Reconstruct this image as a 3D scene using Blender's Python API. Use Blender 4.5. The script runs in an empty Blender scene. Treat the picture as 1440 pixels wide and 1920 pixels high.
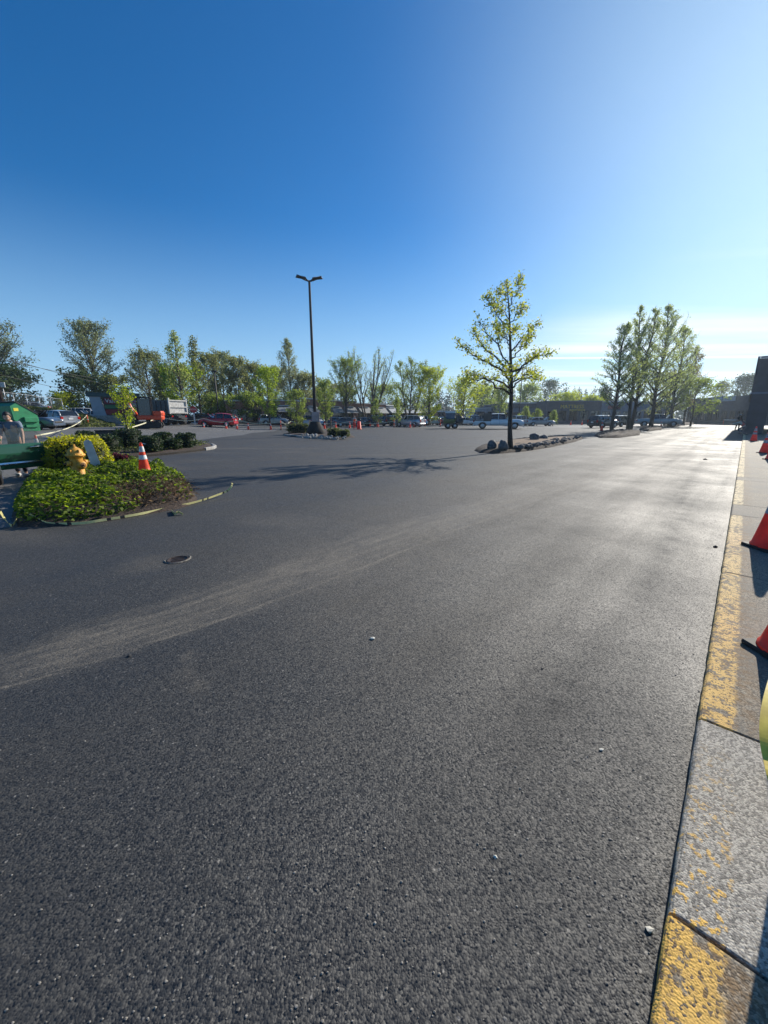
import bpy, math, random
from mathutils import Vector, Matrix, noise
R=math.radians; PI=math.pi
scene=bpy.context.scene
C=scene.collection
F=721.0; PITCH=R(13.94); CH=1.55
cp,sp=math.cos(PITCH),math.sin(PITCH)
SUN_AZ=R(46.2); SUN_EL=R(27)
# ---------- where a line of sight from the eye point meets the place ----------
def ray(px,py):
    r=px-720.0; u=960.0-py
    return Vector((r, F*cp+u*sp, u*cp-F*sp))
def G(px,py,z=0.0):
    d=ray(px,py); t=(z-CH)/d.z
    return Vector((d.x*t,d.y*t,z))
def P(px,d,z=0.0,py=790):
    a=ray(px,py); h=math.hypot(a.x,a.y)
    return Vector((a.x/h*d,a.y/h*d,z))
def Z(px,py,d):
    a=ray(px,py); return CH+d*a.z/math.hypot(a.x,a.y)
def hd(v): return math.hypot(v.x,v.y)
# ---------- object helpers ----------
def thing(name,label,cat,loc=(0,0,0),rz=0,group=None):
    o=bpy.data.objects.new(name,None); C.objects.link(o); o.empty_display_size=.2
    o.location=loc; o.rotation_euler=(0,0,rz); o['label']=label; o['category']=cat
    if group:o['group']=group
    return o
def tag(o,label=None,cat=None,group=None,kind=None):
    if label:o['label']=label
    if cat:o['category']=cat
    if group:o['group']=group
    if kind:o['kind']=kind
    return o
def dup(root,loc,rz=0,label=None,group=None):
    def rec(o,par):
        c=o.copy(); C.objects.link(c); c.parent=par
        for ch in list(o.children): rec(ch,c)
        return c
    r=rec(root,None); r.location=loc; r.rotation_euler=(0,0,rz)
    if label:r['label']=label
    if group:r['group']=group
    return r
class MB:
    def __init__(s): s.v=[];s.f=[];s.m=[];s.sm=[]
    def add(s,vs,fs,mi=0,smooth=False,M=None):
        n=len(s.v)
        if M is not None: vs=[M@Vector(v) for v in vs]
        s.v+=[tuple(v) for v in vs]
        for f in fs: s.f.append(tuple(i+n for i in f)); s.m.append(mi); s.sm.append(smooth)
        return s
    def box(s,c,size,rz=0,mi=0,M=None,bev=0):
        x,y,z=[a/2 for a in size]; X=Matrix.Translation(c)@Matrix.Rotation(rz,4,'Z')
        if M is not None: X=M@X
        if bev<=0:
            vs=[(-x,-y,-z),(x,-y,-z),(x,y,-z),(-x,y,-z),(-x,-y,z),(x,-y,z),(x,y,z),(-x,y,z)]
            s.add(vs,[(3,2,1,0),(4,5,6,7),(0,1,5,4),(1,2,6,5),(2,3,7,6),(3,0,4,7)],mi,False,X)
        else:
            b=bev
            def ring(i,zz): 
                a=x-i;c2=y-i;k=b if i==0 else b*.6
                return [(-a,-c2+k,zz),(-a+k,-c2,zz),(a-k,-c2,zz),(a,-c2+k,zz),(a,c2-k,zz),(a-k,c2,zz),(-a+k,c2,zz),(-a,c2-k,zz)]
            vs=ring(b*.6,-z)+ring(0,-z+b)+ring(0,z-b)+ring(b*.6,z)
            fs=[tuple(range(7,-1,-1)),tuple(range(24,32))]
            for k in range(3):
                for i in range(8): fs.append((k*8+i,k*8+(i+1)%8,k*8+8+(i+1)%8,k*8+8+i))
            s.add(vs,fs,mi,False,X)
        return s
    def tube(s,pts,rad,seg=8,mi=0,cap=True,smooth=True):
        pts=[Vector(p) for p in pts]; n=len(pts)
        if not hasattr(rad,'__len__'): rad=[rad]*n
        vs=[];fs=[]; up=None
        for i,p in enumerate(pts):
            t=(pts[min(i+1,n-1)]-pts[max(i-1,0)]).normalized()
            if up is None:
                up=t.orthogonal().normalized()
            else:
                up=(up-t*up.dot(t))
                up=up.normalized() if up.length>1e-6 else t.orthogonal().normalized()
            b=t.cross(up)
            for k in range(seg):
                a=2*PI*k/seg; vs.append(p+(up*math.cos(a)+b*math.sin(a))*rad[i])
        for i in range(n-1):
            for k in range(seg):
                k2=(k+1)%seg; fs.append((i*seg+k,i*seg+k2,(i+1)*seg+k2,(i+1)*seg+k))
        if cap: fs+=[tuple(range(seg-1,-1,-1)),tuple((n-1)*seg+k for k in range(seg))]
        return s.add(vs,fs,mi,smooth)
    def lathe(s,prof,seg=20,mi=0,M=None,smooth=True):
        vs=[];fs=[];n=len(prof)
        for r,z in prof:
            for k in range(seg):
                a=2*PI*k/seg; vs.append((r*math.cos(a),r*math.sin(a),z))
        for i in range(n-1):
            for k in range(seg):
                k2=(k+1)%seg; fs.append((i*seg+k,i*seg+k2,(i+1)*seg+k2,(i+1)*seg+k))
        fs+=[tuple(range(seg-1,-1,-1)),tuple((n-1)*seg+k for k in range(seg))]
        return s.add(vs,fs,mi,smooth,M)
    def prism(s,out,y0,y1,mi=0,M=None):
        # outline in x,z extruded in y
        n=len(out); vs=[(a,y0,b) for a,b in out]+[(a,y1,b) for a,b in out]
        fs=[tuple(range(n)),tuple(range(2*n-1,n-1,-1))]
        for i in range(n):
            j=(i+1)%n; fs.append((j,i,n+i,n+j))
        return s.add(vs,fs,mi,False,M)
    def slab(s,out,z0,z1,mi=0):
        n=len(out); vs=[(a[0],a[1],z0) for a in out]+[(a[0],a[1],z1) for a in out]
        fs=[tuple(range(n-1,-1,-1)),tuple(range(n,2*n))]
        for i in range(n):
            j=(i+1)%n; fs.append((i,j,n+j,n+i))
        return s.add(vs,fs,mi)
    def blob(s,c,r,rnd,mi=0,rough=.25,sub=2,sq=1.0,rz=0,smooth=False):
        vs,fs=ICO[sub]; sd=Vector((rnd.random()*50,rnd.random()*50,rnd.random()*50)); o=[]
        M=Matrix.Translation(c)@Matrix.Rotation(rz,4,'Z')
        for v in vs:
            k=1+rough*noise.noise(v*1.7+sd)*1.6+rough*.4*noise.noise(v*4+sd)
            w=[math.copysign(abs(a)**sq,a) for a in v] if sq!=1 else v
            o.append((w[0]*r[0]*k,w[1]*r[1]*k,w[2]*r[2]*k))
        return s.add(o,fs,mi,smooth,M)
    def build(s,name,mats,parent=None):
        me=bpy.data.meshes.new(name); me.from_pydata(s.v,[],s.f)
        if not isinstance(mats,(list,tuple)): mats=[mats]
        for m in mats: me.materials.append(m)
        if s.f:
            me.polygons.foreach_set('material_index',s.m); me.polygons.foreach_set('use_smooth',s.sm)
        me.update()
        o=bpy.data.objects.new(name,me); C.objects.link(o); o.parent=parent
        return o
def icos():
    import bmesh
    d={}
    for k in (1,2,3):
        b=bmesh.new(); bmesh.ops.create_icosphere(b,subdivisions=k,radius=1)
        b.verts.ensure_lookup_table(); d[k]=([v.co.copy() for v in b.verts],[tuple(v.index for v in f.verts) for f in b.faces]); b.free()
    return d
ICO=icos()
# ---------- materials ----------
def new_mat(n):
    m=bpy.data.materials.new(n); m.use_nodes=True; return m,m.node_tree.nodes,m.node_tree.links,m.node_tree.nodes['Principled BSDF']
def mat(n,col,rough=.6,metal=0,var=.12,scale=6,bump=0,spec=.5,coat=0,bscale=40):
    m,N,L,b=new_mat(n); b.inputs['Roughness'].default_value=rough; b.inputs['Metallic'].default_value=metal
    b.inputs['Specular IOR Level'].default_value=spec; b.inputs['Coat Weight'].default_value=coat
    tc=N.new('ShaderNodeTexCoord'); nz=N.new('ShaderNodeTexNoise'); nz.inputs['Scale'].default_value=scale; nz.inputs['Detail'].default_value=5
    L.new(tc.outputs['Object'],nz.inputs['Vector'])
    mx=N.new('ShaderNodeMix'); mx.data_type='RGBA'
    mx.inputs[6].default_value=(*[c*(1-var) for c in col],1); mx.inputs[7].default_value=(*[min(1,c*(1+var)) for c in col],1)
    mr=N.new('ShaderNodeMapRange'); mr.inputs[1].default_value=.35; mr.inputs[2].default_value=.65
    L.new(nz.outputs[0],mr.inputs[0]); L.new(mr.outputs[0],mx.inputs[0]); L.new(mx.outputs[2],b.inputs['Base Color'])
    if bump:
        n2=N.new('ShaderNodeTexNoise'); n2.inputs['Scale'].default_value=bscale; n2.inputs['Detail'].default_value=4; L.new(tc.outputs['Object'],n2.inputs['Vector'])
        bp=N.new('ShaderNodeBump'); bp.inputs['Strength'].default_value=bump; bp.inputs['Distance'].default_value=.02
        L.new(n2.outputs[0],bp.inputs['Height']); L.new(bp.outputs[0],b.inputs['Normal'])
    return m
def leafmat(n,c1,c2,trans=.45,rough=.6):
    m,N,L,b=new_mat(n); b.inputs['Roughness'].default_value=rough
    g=N.new('ShaderNodeNewGeometry'); cr=N.new('ShaderNodeMix'); cr.data_type='RGBA'
    cr.inputs[6].default_value=(*c1,1); cr.inputs[7].default_value=(*c2,1)
    L.new(g.outputs['Random Per Island'],cr.inputs[0]); L.new(cr.outputs[2],b.inputs['Base Color'])
    t=N.new('ShaderNodeBsdfTranslucent'); hs=N.new('ShaderNodeHueSaturation'); hs.inputs['Value'].default_value=1.6; hs.inputs['Saturation'].default_value=1.1
    L.new(cr.outputs[2],hs.inputs['Color']); L.new(hs.outputs[0],t.inputs[0])
    ms=N.new('ShaderNodeMixShader'); ms.inputs[0].default_value=trans
    L.new(b.outputs[0],ms.inputs[1]); L.new(t.outputs[0],ms.inputs[2])
    L.new(ms.outputs[0],N['Material Output'].inputs['Surface']); return m
def node(N,t,**k):
    n=N.new(t)
    for a,v in k.items(): setattr(n,a,v)
    return n
def mth(N,L,op,a,b=None,c=None,clamp=False):
    n=N.new('ShaderNodeMath'); n.operation=op; n.use_clamp=clamp
    for i,x in enumerate((a,b,c)):
        if x is None: continue
        if isinstance(x,(int,float)): n.inputs[i].default_value=x
        else: L.new(x,n.inputs[i])
    return n.outputs[0]
def mixc(N,L,f,a,b):
    n=N.new('ShaderNodeMix'); n.data_type='RGBA'
    for i,x in ((0,f),(6,a),(7,b)):
        if isinstance(x,(int,float)): n.inputs[i].default_value=x
        elif isinstance(x,tuple): n.inputs[i].default_value=(*x,1)
        else: L.new(x,n.inputs[i])
    return n.outputs[2]
def nz(N,L,vec,scale,detail=4,rough=.5,dist=0):
    n=N.new('ShaderNodeTexNoise'); n.inputs['Scale'].default_value=scale; n.inputs['Detail'].default_value=detail; n.inputs['Roughness'].default_value=rough; n.inputs['Distortion'].default_value=dist
    L.new(vec,n.inputs['Vector']); return n.outputs[0]
def mrg(N,L,x,a,b,c=0,d=1):
    n=N.new('ShaderNodeMapRange')
    for i,v in enumerate((a,b,c,d)): n.inputs[i+1].default_value=v
    L.new(x,n.inputs[0]); return n.outputs[0]

# ---------- camera ----------
cd=bpy.data.cameras.new('camera'); cam=bpy.data.objects.new('camera',cd); C.objects.link(cam); scene.camera=cam
cam.location=(0,0,CH); cam.rotation_euler=(R(90)-PITCH,0,0)
cd.sensor_fit='HORIZONTAL'; cd.sensor_width=36; cd.lens=F/1440*36; cd.clip_end=3000; cd.clip_start=.05
scene.render.resolution_x=768; scene.render.resolution_y=1024
scene.view_settings.view_transform='Standard'; scene.view_settings.look='None'; scene.view_settings.gamma=1
scene.view_settings.exposure=0.5
# ---------- sky and sun ----------
w=bpy.data.worlds.new("World"); scene.world=w; w.use_nodes=True
N=w.node_tree.nodes; L=w.node_tree.links; bg=N['Background']
sky=N.new('ShaderNodeTexSky'); sky.sky_type='NISHITA'; sky.sun_disc=False; sky.sun_elevation=SUN_EL; sky.sun_rotation=SUN_AZ
sky.air_density=.85; sky.dust_density=.10; sky.ozone_density=4; sky.altitude=50
tc=N.new('ShaderNodeTexCoord'); sx=N.new('ShaderNodeSeparateXYZ'); L.new(tc.outputs['Generated'],sx.inputs[0])
hsv=N.new('ShaderNodeHueSaturation'); hsv.inputs['Saturation'].default_value=1.3; hsv.inputs['Value'].default_value=.98; L.new(sky.outputs[0],hsv.inputs['Color'])
dside=N.new('ShaderNodeVectorMath'); dside.operation='DOT_PRODUCT'; L.new(tc.outputs['Generated'],dside.inputs[0]); dside.inputs[1].default_value=(math.sin(R(50)),math.cos(R(50)),0)
tint=N.new('ShaderNodeMixRGB'); tint.blend_type='MULTIPLY'; tint.inputs[0].default_value=1; tint.inputs[2].default_value=(.80,1.0,1.03,1); L.new(hsv.outputs[0],tint.inputs[1])
hazecol=mixc(N,L,mrg(N,L,dside.outputs['Value'],.1,.95),(3.3,5.3,7.2),(3.7,5.2,6.1))
hz=mrg(N,L,sx.outputs[2],.40,.02,0,1); hz=mth(N,L,'POWER',hz,1.6)
SKY=mixc(N,L,mth(N,L,'MULTIPLY',hz,.93),tint.outputs[0],hazecol)
# high thin cloud: the direction projected on a flat layer, stretched into streaks
zz=mth(N,L,'MAXIMUM',sx.outputs[2],.03)
cx=mth(N,L,'DIVIDE',sx.outputs[0],zz); cy=mth(N,L,'DIVIDE',sx.outputs[1],zz)
cb=N.new('ShaderNodeCombineXYZ'); L.new(cx,cb.inputs[0]); L.new(cy,cb.inputs[1])
mp=N.new('ShaderNodeMapping'); mp.inputs['Rotation'].default_value=(0,0,R(-24)); mp.inputs['Scale'].default_value=(.10,.55,1); L.new(cb.outputs[0],mp.inputs['Vector'])
n1=nz(N,L,mp.outputs[0],1.0,6,.55,.4)
streak=mrg(N,L,n1,.44,.66)
# the cloud stands only low in the sky on the sun's side
dt=N.new('ShaderNodeVectorMath'); dt.operation='DOT_PRODUCT'; L.new(tc.outputs['Generated'],dt.inputs[0]); dt.inputs[1].default_value=(math.sin(R(62)),math.cos(R(62)),0)
side=mrg(N,L,dt.outputs['Value'],.45,.95)
low=mrg(N,L,mth(N,L,'SUBTRACT',sx.outputs[2],mth(N,L,'MULTIPLY',side,.36)),.02,-.10)
cf=mth(N,L,'MULTIPLY',mth(N,L,'MULTIPLY',mth(N,L,'MULTIPLY_ADD',streak,.95,.08),mrg(N,L,side,0,.6)),low)
# contrail: a thin straight streak between two directions
d1=ray(1035,671.5).normalized(); d2=ray(1400,669).normalized(); nn=d1.cross(d2).normalized(); mid=(d1+d2).normalized()
dn=N.new('ShaderNodeVectorMath'); dn.operation='DOT_PRODUCT'; L.new(tc.outputs['Generated'],dn.inputs[0]); dn.inputs[1].default_value=nn
dm=N.new('ShaderNodeVectorMath'); dm.operation='DOT_PRODUCT'; L.new(tc.outputs['Generated'],dm.inputs[0]); dm.inputs[1].default_value=mid
ab=mth(N,L,'ABSOLUTE',dn.outputs['Value'])
ct=mth(N,L,'MULTIPLY',mrg(N,L,ab,.0030,.0008),mrg(N,L,dm.outputs['Value'],.962,.985))
cloudcol=node(N,'ShaderNodeMixRGB'); cloudcol.inputs[0].default_value=.9; L.new(SKY,cloudcol.inputs[1]); cloudcol.inputs[2].default_value=(8.6,8.8,8.8,1)
f=mth(N,L,'ADD',mth(N,L,'MULTIPLY',cf,.72),mth(N,L,'MULTIPLY',ct,.7),clamp=True)
gd=N.new('ShaderNodeVectorMath'); gd.operation='DOT_PRODUCT'; L.new(tc.outputs['Generated'],gd.inputs[0]); gd.inputs[1].default_value=(math.sin(SUN_AZ)*math.cos(SUN_EL),math.cos(SUN_AZ)*math.cos(SUN_EL),math.sin(SUN_EL))
glow=mth(N,L,'POWER',mrg(N,L,gd.outputs['Value'],.70,.99),2.6)
SKY2=mixc(N,L,mth(N,L,'MULTIPLY',glow,.36),SKY,(6.6,8.6,9.3))
fin=mixc(N,L,f,SKY2,cloudcol.outputs[0])
L.new(fin,bg.inputs['Color']); bg.inputs['Strength'].default_value=.095
sl=bpy.data.lights.new('sun','SUN'); sl.energy=4.8; sl.angle=R(.55); sl.color=(1,.93,.82)
so=bpy.data.objects.new('sun',sl); C.objects.link(so)
sd=Vector((math.sin(SUN_AZ)*math.cos(SUN_EL),math.cos(SUN_AZ)*math.cos(SUN_EL),math.sin(SUN_EL)))
so.rotation_euler=sd.to_track_quat('Z','Y').to_euler(); so.location=sd*80
# ---------- the lie of the land ----------
K0=G(1220,1900); KU=(G(1388,850)-K0).normalized(); KV=Vector((KU.y,-KU.x,0))      # kerb line, its direction, and the side of the sidewalk
def K(s,v,z=0): p=K0+KU*s+KV*v; return Vector((p.x,p.y,z))
def ss(x): x=max(0,min(1,x)); return x*x*(3-2*x)
def H(x,y):
    return .58*ss((-x-12)/15)*ss((y-13)/12)+ .35*ss((-x-40)/25)*ss((y-30)/20)
NEW_L=[G(-60,1010),G(20,985),G(60,880),G(150,862),G(175,842),G(250,822),G(330,807),G(370,800)]
# asphalt
def asphalt(n,base,spec,fresh):
    m,N,L,b=new_mat(n); g=N.new('ShaderNodeNewGeometry'); pos=g.outputs['Position']
    big=nz(N,L,pos,.22,6,.6); fine=nz(N,L,pos,170,2,.6); 
    vo=N.new('ShaderNodeTexVoronoi'); vo.inputs['Scale'].default_value=140; L.new(pos,vo.inputs['Vector'])
    vo2=N.new('ShaderNodeTexVoronoi'); vo2.inputs['Scale'].default_value=78; L.new(pos,vo2.inputs['Vector'])
    stone=mrg(N,L,vo.outputs['Color'],.3,.72)
    c=mixc(N,L,stone,tuple(x*.15 for x in base),tuple(x*2.6 for x in base))
    c=mixc(N,L,mrg(N,L,big,.35,.65),c,tuple(x*1.15 for x in base))
    sepc=N.new('ShaderNodeSeparateColor'); L.new(vo2.outputs['Color'],sepc.inputs[0])
    spk=mth(N,L,'MULTIPLY',mrg(N,L,sepc.outputs[1],.975,.99),mrg(N,L,vo2.outputs['Distance'],.45,.3))
    c=mixc(N,L,mth(N,L,'MULTIPLY',spk,.5),c,(.3,.28,.25))
    at=N.new('ShaderNodeAttribute'); at.attribute_name='dust'
    dn=nz(N,L,pos,3.5,6,.7); du=mth(N,L,'MULTIPLY',at.outputs['Fac'],mrg(N,L,dn,.25,.7,.35,1.0))
    c=mixc(N,L,mth(N,L,'MULTIPLY',du,.75),c,(.19,.16,.118))
    # tyre track: pale dust laid in streaks along the arc
    ta=N.new('ShaderNodeAttribute'); ta.attribute_name='track_amount'; tq=N.new('ShaderNodeAttribute'); tq.attribute_name='track_across'; tl=N.new('ShaderNodeAttribute'); tl.attribute_name='track_along'
    cv=N.new('ShaderNodeCombineXYZ'); L.new(mth(N,L,'MULTIPLY',tq.outputs['Fac'],16.0),cv.inputs[0]); L.new(mth(N,L,'MULTIPLY',tl.outputs['Fac'],.8),cv.inputs[1])
    sn=nz(N,L,cv.outputs[0],1.0,6,.7); edge_=nz(N,L,pos,1.6,5,.6)
    prof=mrg(N,L,mth(N,L,'ADD',mth(N,L,'ABSOLUTE',tq.outputs['Fac']),mth(N,L,'MULTIPLY',mth(N,L,'SUBTRACT',edge_,.5),.5)),.36,.08)
    rim=mrg(N,L,mth(N,L,'ABSOLUTE',mth(N,L,'ADD',tq.outputs['Fac'],.27)),.045,.0)
    rim=mth(N,L,'MULTIPLY',rim,mrg(N,L,nz(N,L,cv.outputs[0],2.2,3,.6),.40,.55))
    tr_f=mth(N,L,'MULTIPLY',mth(N,L,'MULTIPLY',ta.outputs['Fac'],mrg(N,L,nz(N,L,pos,2.6,6,.7),.33,.6,.4,1)),mth(N,L,'MAXIMUM',mth(N,L,'MULTIPLY',prof,mrg(N,L,sn,.36,.66,.15,1.0)),mth(N,L,'MULTIPLY',rim,.9)))
    c=mixc(N,L,mth(N,L,'MULTIPLY',tr_f,.85),c,(.17,.145,.108)); du=mth(N,L,'MAXIMUM',du,tr_f)
    at2=N.new('ShaderNodeAttribute'); at2.attribute_name='wet'
    c=mixc(N,L,mth(N,L,'MULTIPLY',at2.outputs['Fac'],mrg(N,L,dn,.3,.6,.3,.8)),c,tuple(x*.45 for x in base))
    L.new(c,b.inputs['Base Color'])
    rg=mrg(N,L,nz(N,L,pos,.6,5,.6),.3,.7,fresh,fresh+.14)
    def dotp(v_,k):
        n_=N.new('ShaderNodeVectorMath'); n_.operation='DOT_PRODUCT'; L.new(pos,n_.inputs[0]); n_.inputs[1].default_value=(v_.x*k,v_.y*k,0); return n_.outputs['Value']
    cb_=N.new('ShaderNodeCombineXYZ'); L.new(dotp(KU,.07),cb_.inputs[0]); L.new(dotp(KV,1.5),cb_.inputs[1]); mps=cb_
    st_=nz(N,L,mps.outputs[0],1.0,8,.65,.2)
    rg=mth(N,L,'ADD',rg,mrg(N,L,st_,.35,.68,-.03,.06))
    rg=mth(N,L,'ADD',rg,mth(N,L,'MULTIPLY',mth(N,L,'MULTIPLY',at2.outputs['Fac'],mrg(N,L,dn,.35,.6)),.12))
    rg=mth(N,L,'ADD',rg,mth(N,L,'MULTIPLY',du,.12),clamp=True); L.new(rg,b.inputs['Roughness']); b.inputs['Specular IOR Level'].default_value=spec
    hh=mth(N,L,'ADD',mth(N,L,'MULTIPLY',vo.outputs['Distance'],-.8),mth(N,L,'MULTIPLY',fine,.5))
    hh=mth(N,L,'ADD',hh,mth(N,L,'MULTIPLY',vo2.outputs['Distance'],-.7))
    bp=N.new('ShaderNodeBump'); bp.inputs['Strength'].default_value=.5; bp.inputs['Distance'].default_value=.0045
    L.new(hh,bp.inputs['Height'])
    # every stone lies at its own slight tilt
    def tilt(col,k):
        a=N.new('ShaderNodeVectorMath'); a.operation='SUBTRACT'; L.new(col,a.inputs[0]); a.inputs[1].default_value=(.5,.5,.5)
        s=N.new('ShaderNodeVectorMath'); s.operation='MULTIPLY'; L.new(a.outputs[0],s.inputs[0]); s.inputs[1].default_value=(k,k,0); return s.outputs[0]
    ad=N.new('ShaderNodeVectorMath'); ad.operation='ADD'; L.new(tilt(vo.outputs['Color'],.46),ad.inputs[0]); L.new(bp.outputs[0],ad.inputs[1])
    a2=N.new('ShaderNodeVectorMath'); a2.operation='ADD'; L.new(tilt(vo2.outputs['Color'],.12),a2.inputs[0]); L.new(ad.outputs[0],a2.inputs[1])
    no=N.new('ShaderNodeVectorMath'); no.operation='NORMALIZE'; L.new(a2.outputs[0],no.inputs[0]); L.new(no.outputs[0],b.inputs['Normal'])
    return m
M_new=asphalt('fresh_asphalt',(.0115,.0110,.0098),.92,.65)
M_old=asphalt('old_asphalt',(.105,.103,.10),.4,.6)
# base sheet reaching the horizon
mb=MB(); rings=[0,4,8,12,16,20,24,28,32,36,40,45,50,55,60,70,80,100,130,180,260,400,520]
na=96
vs=[(0,0,-.006)]
for r in rings[1:]:
    for k in range(na):
        a=2*PI*k/na; x,y=r*math.sin(a),r*math.cos(a); vs.append((x,y,H(x,y)-.006))
fs=[(0,1+(k+1)%na,1+k) for k in range(na)]
for i in range(len(rings)-2):
    for k in range(na):
        k2=(k+1)%na; a=1+i*na; b2=a+na; fs.append((a+k,a+k2,b2+k2,b2+k))
mb.add(vs,fs,0,True); o=mb.build('ground',M_old); o['kind']='structure'
# fresh asphalt sheet: a fine grid so stains of their own shape can lie on it
def poly_dist(pts,x,y):
    best=9e9;bt=0
    for i in range(len(pts)-1):
        ax,ay=pts[i];bx,by=pts[i+1];dx,dy=bx-ax,by-ay
        t=max(0,min(1,((x-ax)*dx+(y-ay)*dy)/(dx*dx+dy*dy)))
        d=math.hypot(x-ax-dx*t,y-ay-dy*t)
        if d<best:best=d;bt=(i+t)/(len(pts)-1)
    return best,bt
def line(*p): return [(G(a,b).x,G(a,b).y) for a,b in p]
T1=line((-120,1290),(0,1255),(200,1195),(400,1130),(620,1053),(800,985),(960,938),(1120,893),(1280,850),(1330,825))
T1b=line((20,1275),(185,1222),(400,1160),(560,1115),(700,1075),(800,1020),(930,965))
T2=line((350,1225),(352,1280),(390,1290))
DARK=[line((1180,1200),(1230,1060),(1275,960),(1290,900),(1310,860)),line((960,1440),(1040,1330),(1130,1190),(1190,1110))]
def on_new(x,y):
    # inside the fresh lot: right of the old lane, left of the kerb
    v=(x-K0.x)*KV.x+(y-K0.y)*KV.y
    return v
xs=[-14+i*.13 for i in range(190)]; 
def sgrid(v0,v1,s0,s1,dv,ds):
    return [v0+(v1-v0)*i/int((v1-v0)/dv) for i in range(int((v1-v0)/dv)+1)],[s0+(s1-s0)*i/int((s1-s0)/ds) for i in range(int((s1-s0)/ds)+1)]
def dustf(x,y):
    d=0
    d=0
    return_track=None
    q,t=poly_dist(T1,x,y); wd=.07+.34*t*2+.05*noise.noise(Vector((x*.8,y*.8,0)))
    st=.55+.45*math.sin(q*95+noise.noise(Vector((x*.5,y*.5,3)))*2)
    amp=1.0 if t<.55 else max(0,1-(t-.55)*2.2)
    q,t=poly_dist(T1b,x,y); d=max(d,.2*max(0,1-q/.12))
    q,t=poly_dist(T2,x,y); d=max(d,.4*max(0,1-q/.045))
    p=G(285,1055); q=math.hypot(x-p.x,(y-p.y)*1.0); d=max(d,.35*max(0,1-q/.42))
    ds_=((x-K0.x)*KU.x+(y-K0.y)*KU.y); dv_=-((x-K0.x)*KV.x+(y-K0.y)*KV.y)     # the driven lane beside the kerb carries fine dust
    lane=ss((ds_+.2)/1.6)*ss((dv_-.25)/.9)*ss((5.2+.25*ds_-dv_)/2.2)
    d=max(d,lane*(.36+.16*noise.noise(Vector((x*.9,y*.9,4)))))
    b=noise.noise(Vector((x*.35+5,y*.9,1))); d=max(d,.35*max(0,b-.25)*2)
    return d
def wetf(x,y):
    d=0
    for T in DARK:
        q,t=poly_dist(T,x,y); d=max(d,.6*max(0,1-q/(.16+.35*t)+.35*noise.noise(Vector((x*2,y*2,8))))*math.sin(PI*min(1,t+.08))**.5)
    p=G(380,1035); q=math.hypot((x-p.x),(y-p.y)*1.3); d=max(d,.7*max(0,1-q/.7))
    return d
def track(x,y):
    q,t=poly_dist(T1,x,y); n=len(T1)-1; i=min(n-1,int(t*n)); a,b=T1[i],T1[i+1]
    s=(b[0]-a[0])*(y-a[1])-(b[1]-a[1])*(x-a[0])
    amp=1.0 if t<.5 else max(.0,1-(t-.5)*1.7)
    wsc=.75+1.5*t
    return amp,(q if s>0 else -q)/wsc,t*14
bverts=[];bfaces=[];dust=[];wet=[];tk=[[],[],[]]
vv=[];q=0.0; step=.035
while q<70: vv.append(-q); q+=step; step=min(4,step*1.016)
sv=[];q=0;step=.045
pos_=[0.0]
while pos_[-1]<150: pos_.append(pos_[-1]+step); step=min(5,step*1.013)
neg=[];q=0;step=.06
while q<14: q+=step; step*=1.08; neg.append(-q)
sv=neg[::-1]+pos_
def inside(pt,poly):
    c=False;n=len(poly);x,y=pt
    for i in range(n):
        a,b=poly[i],poly[(i+1)%n]
        if (a[1]>y)!=(b[1]>y) and x<(b[0]-a[0])*(y-a[1])/(b[1]-a[1])+a[0]: c=not c
    return c
NP=[(p.x,p.y) for p in NEW_L]
far=P(440,60); far2=P(1100,64)
p_end=K(95,0)
POLY=NP+[(far.x,far.y),(far2.x,far2.y),(P(1230,80).x,P(1230,80).y),(p_end.x,p_end.y),(K(-14,0).x,K(-14,0).y),(K(-14,-40).x,K(-14,-40).y)]
idx={}
def vid(i,j):
    k=(i,j)
    if k not in idx:
        p=K0+KU*sv[j]+KV*vv[i]; idx[k]=len(bverts); bverts.append((p.x,p.y,0))
        near=math.hypot(p.x,p.y)<22
        dust.append(dustf(p.x,p.y) if near else 0.0); wet.append(wetf(p.x,p.y) if near else 0.0)
        for l_,v_ in zip(tk,track(p.x,p.y) if near else (0.0,9.0,0.0)): l_.append(v_)
    return idx[k]
for i in range(len(vv)-1):
    for j in range(len(sv)-1):
        c=K0+KU*(sv[j]+sv[j+1])/2+KV*(vv[i]+vv[i+1])/2
        if inside((c.x,c.y),POLY): bfaces.append((vid(i,j),vid(i,j+1),vid(i+1,j+1),vid(i+1,j)))
mb=MB(); mb.add(bverts,bfaces,0,True); o=mb.build('asphalt_lot',M_new); o['kind']='structure'
for nm,ar in (('dust',dust),('wet',wet),('track_amount',tk[0]),('track_across',tk[1]),('track_along',tk[2])):
    a=o.data.attributes.new(nm,'FLOAT','POINT'); a.data.foreach_set('value',ar)
# ---------- sidewalk with kerb edge ----------
m,N,L,b=new_mat('sidewalk_concrete'); g=N.new('ShaderNodeNewGeometry')
tcn=N.new('ShaderNodeTexCoord'); pos=tcn.outputs['Object']      # object axes: x across from the kerb edge, y along it
sx=N.new('ShaderNodeSeparateXYZ'); L.new(pos,sx.inputs[0])
vo=N.new('ShaderNodeTexVoronoi'); vo.inputs['Scale'].default_value=135; L.new(pos,vo.inputs['Vector'])
voc=N.new('ShaderNodeTexVoronoi'); voc.inputs['Scale'].default_value=210; L.new(pos,voc.inputs['Vector'])
big=nz(N,L,pos,1.3,6,.6); mid_=nz(N,L,pos,17,6,.7); pit=nz(N,L,pos,38,3,.6)
c=mixc(N,L,mrg(N,L,vo.outputs['Color'],.3,.75),(.11,.09,.065),(.40,.34,.25))
c=mixc(N,L,mrg(N,L,big,.35,.7),c,(.17,.16,.14))
c=mixc(N,L,mrg(N,L,pit,.30,.24),c,(.06,.055,.05))
ss_=sx.outputs[1]; vx=sx.outputs[0]
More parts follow.
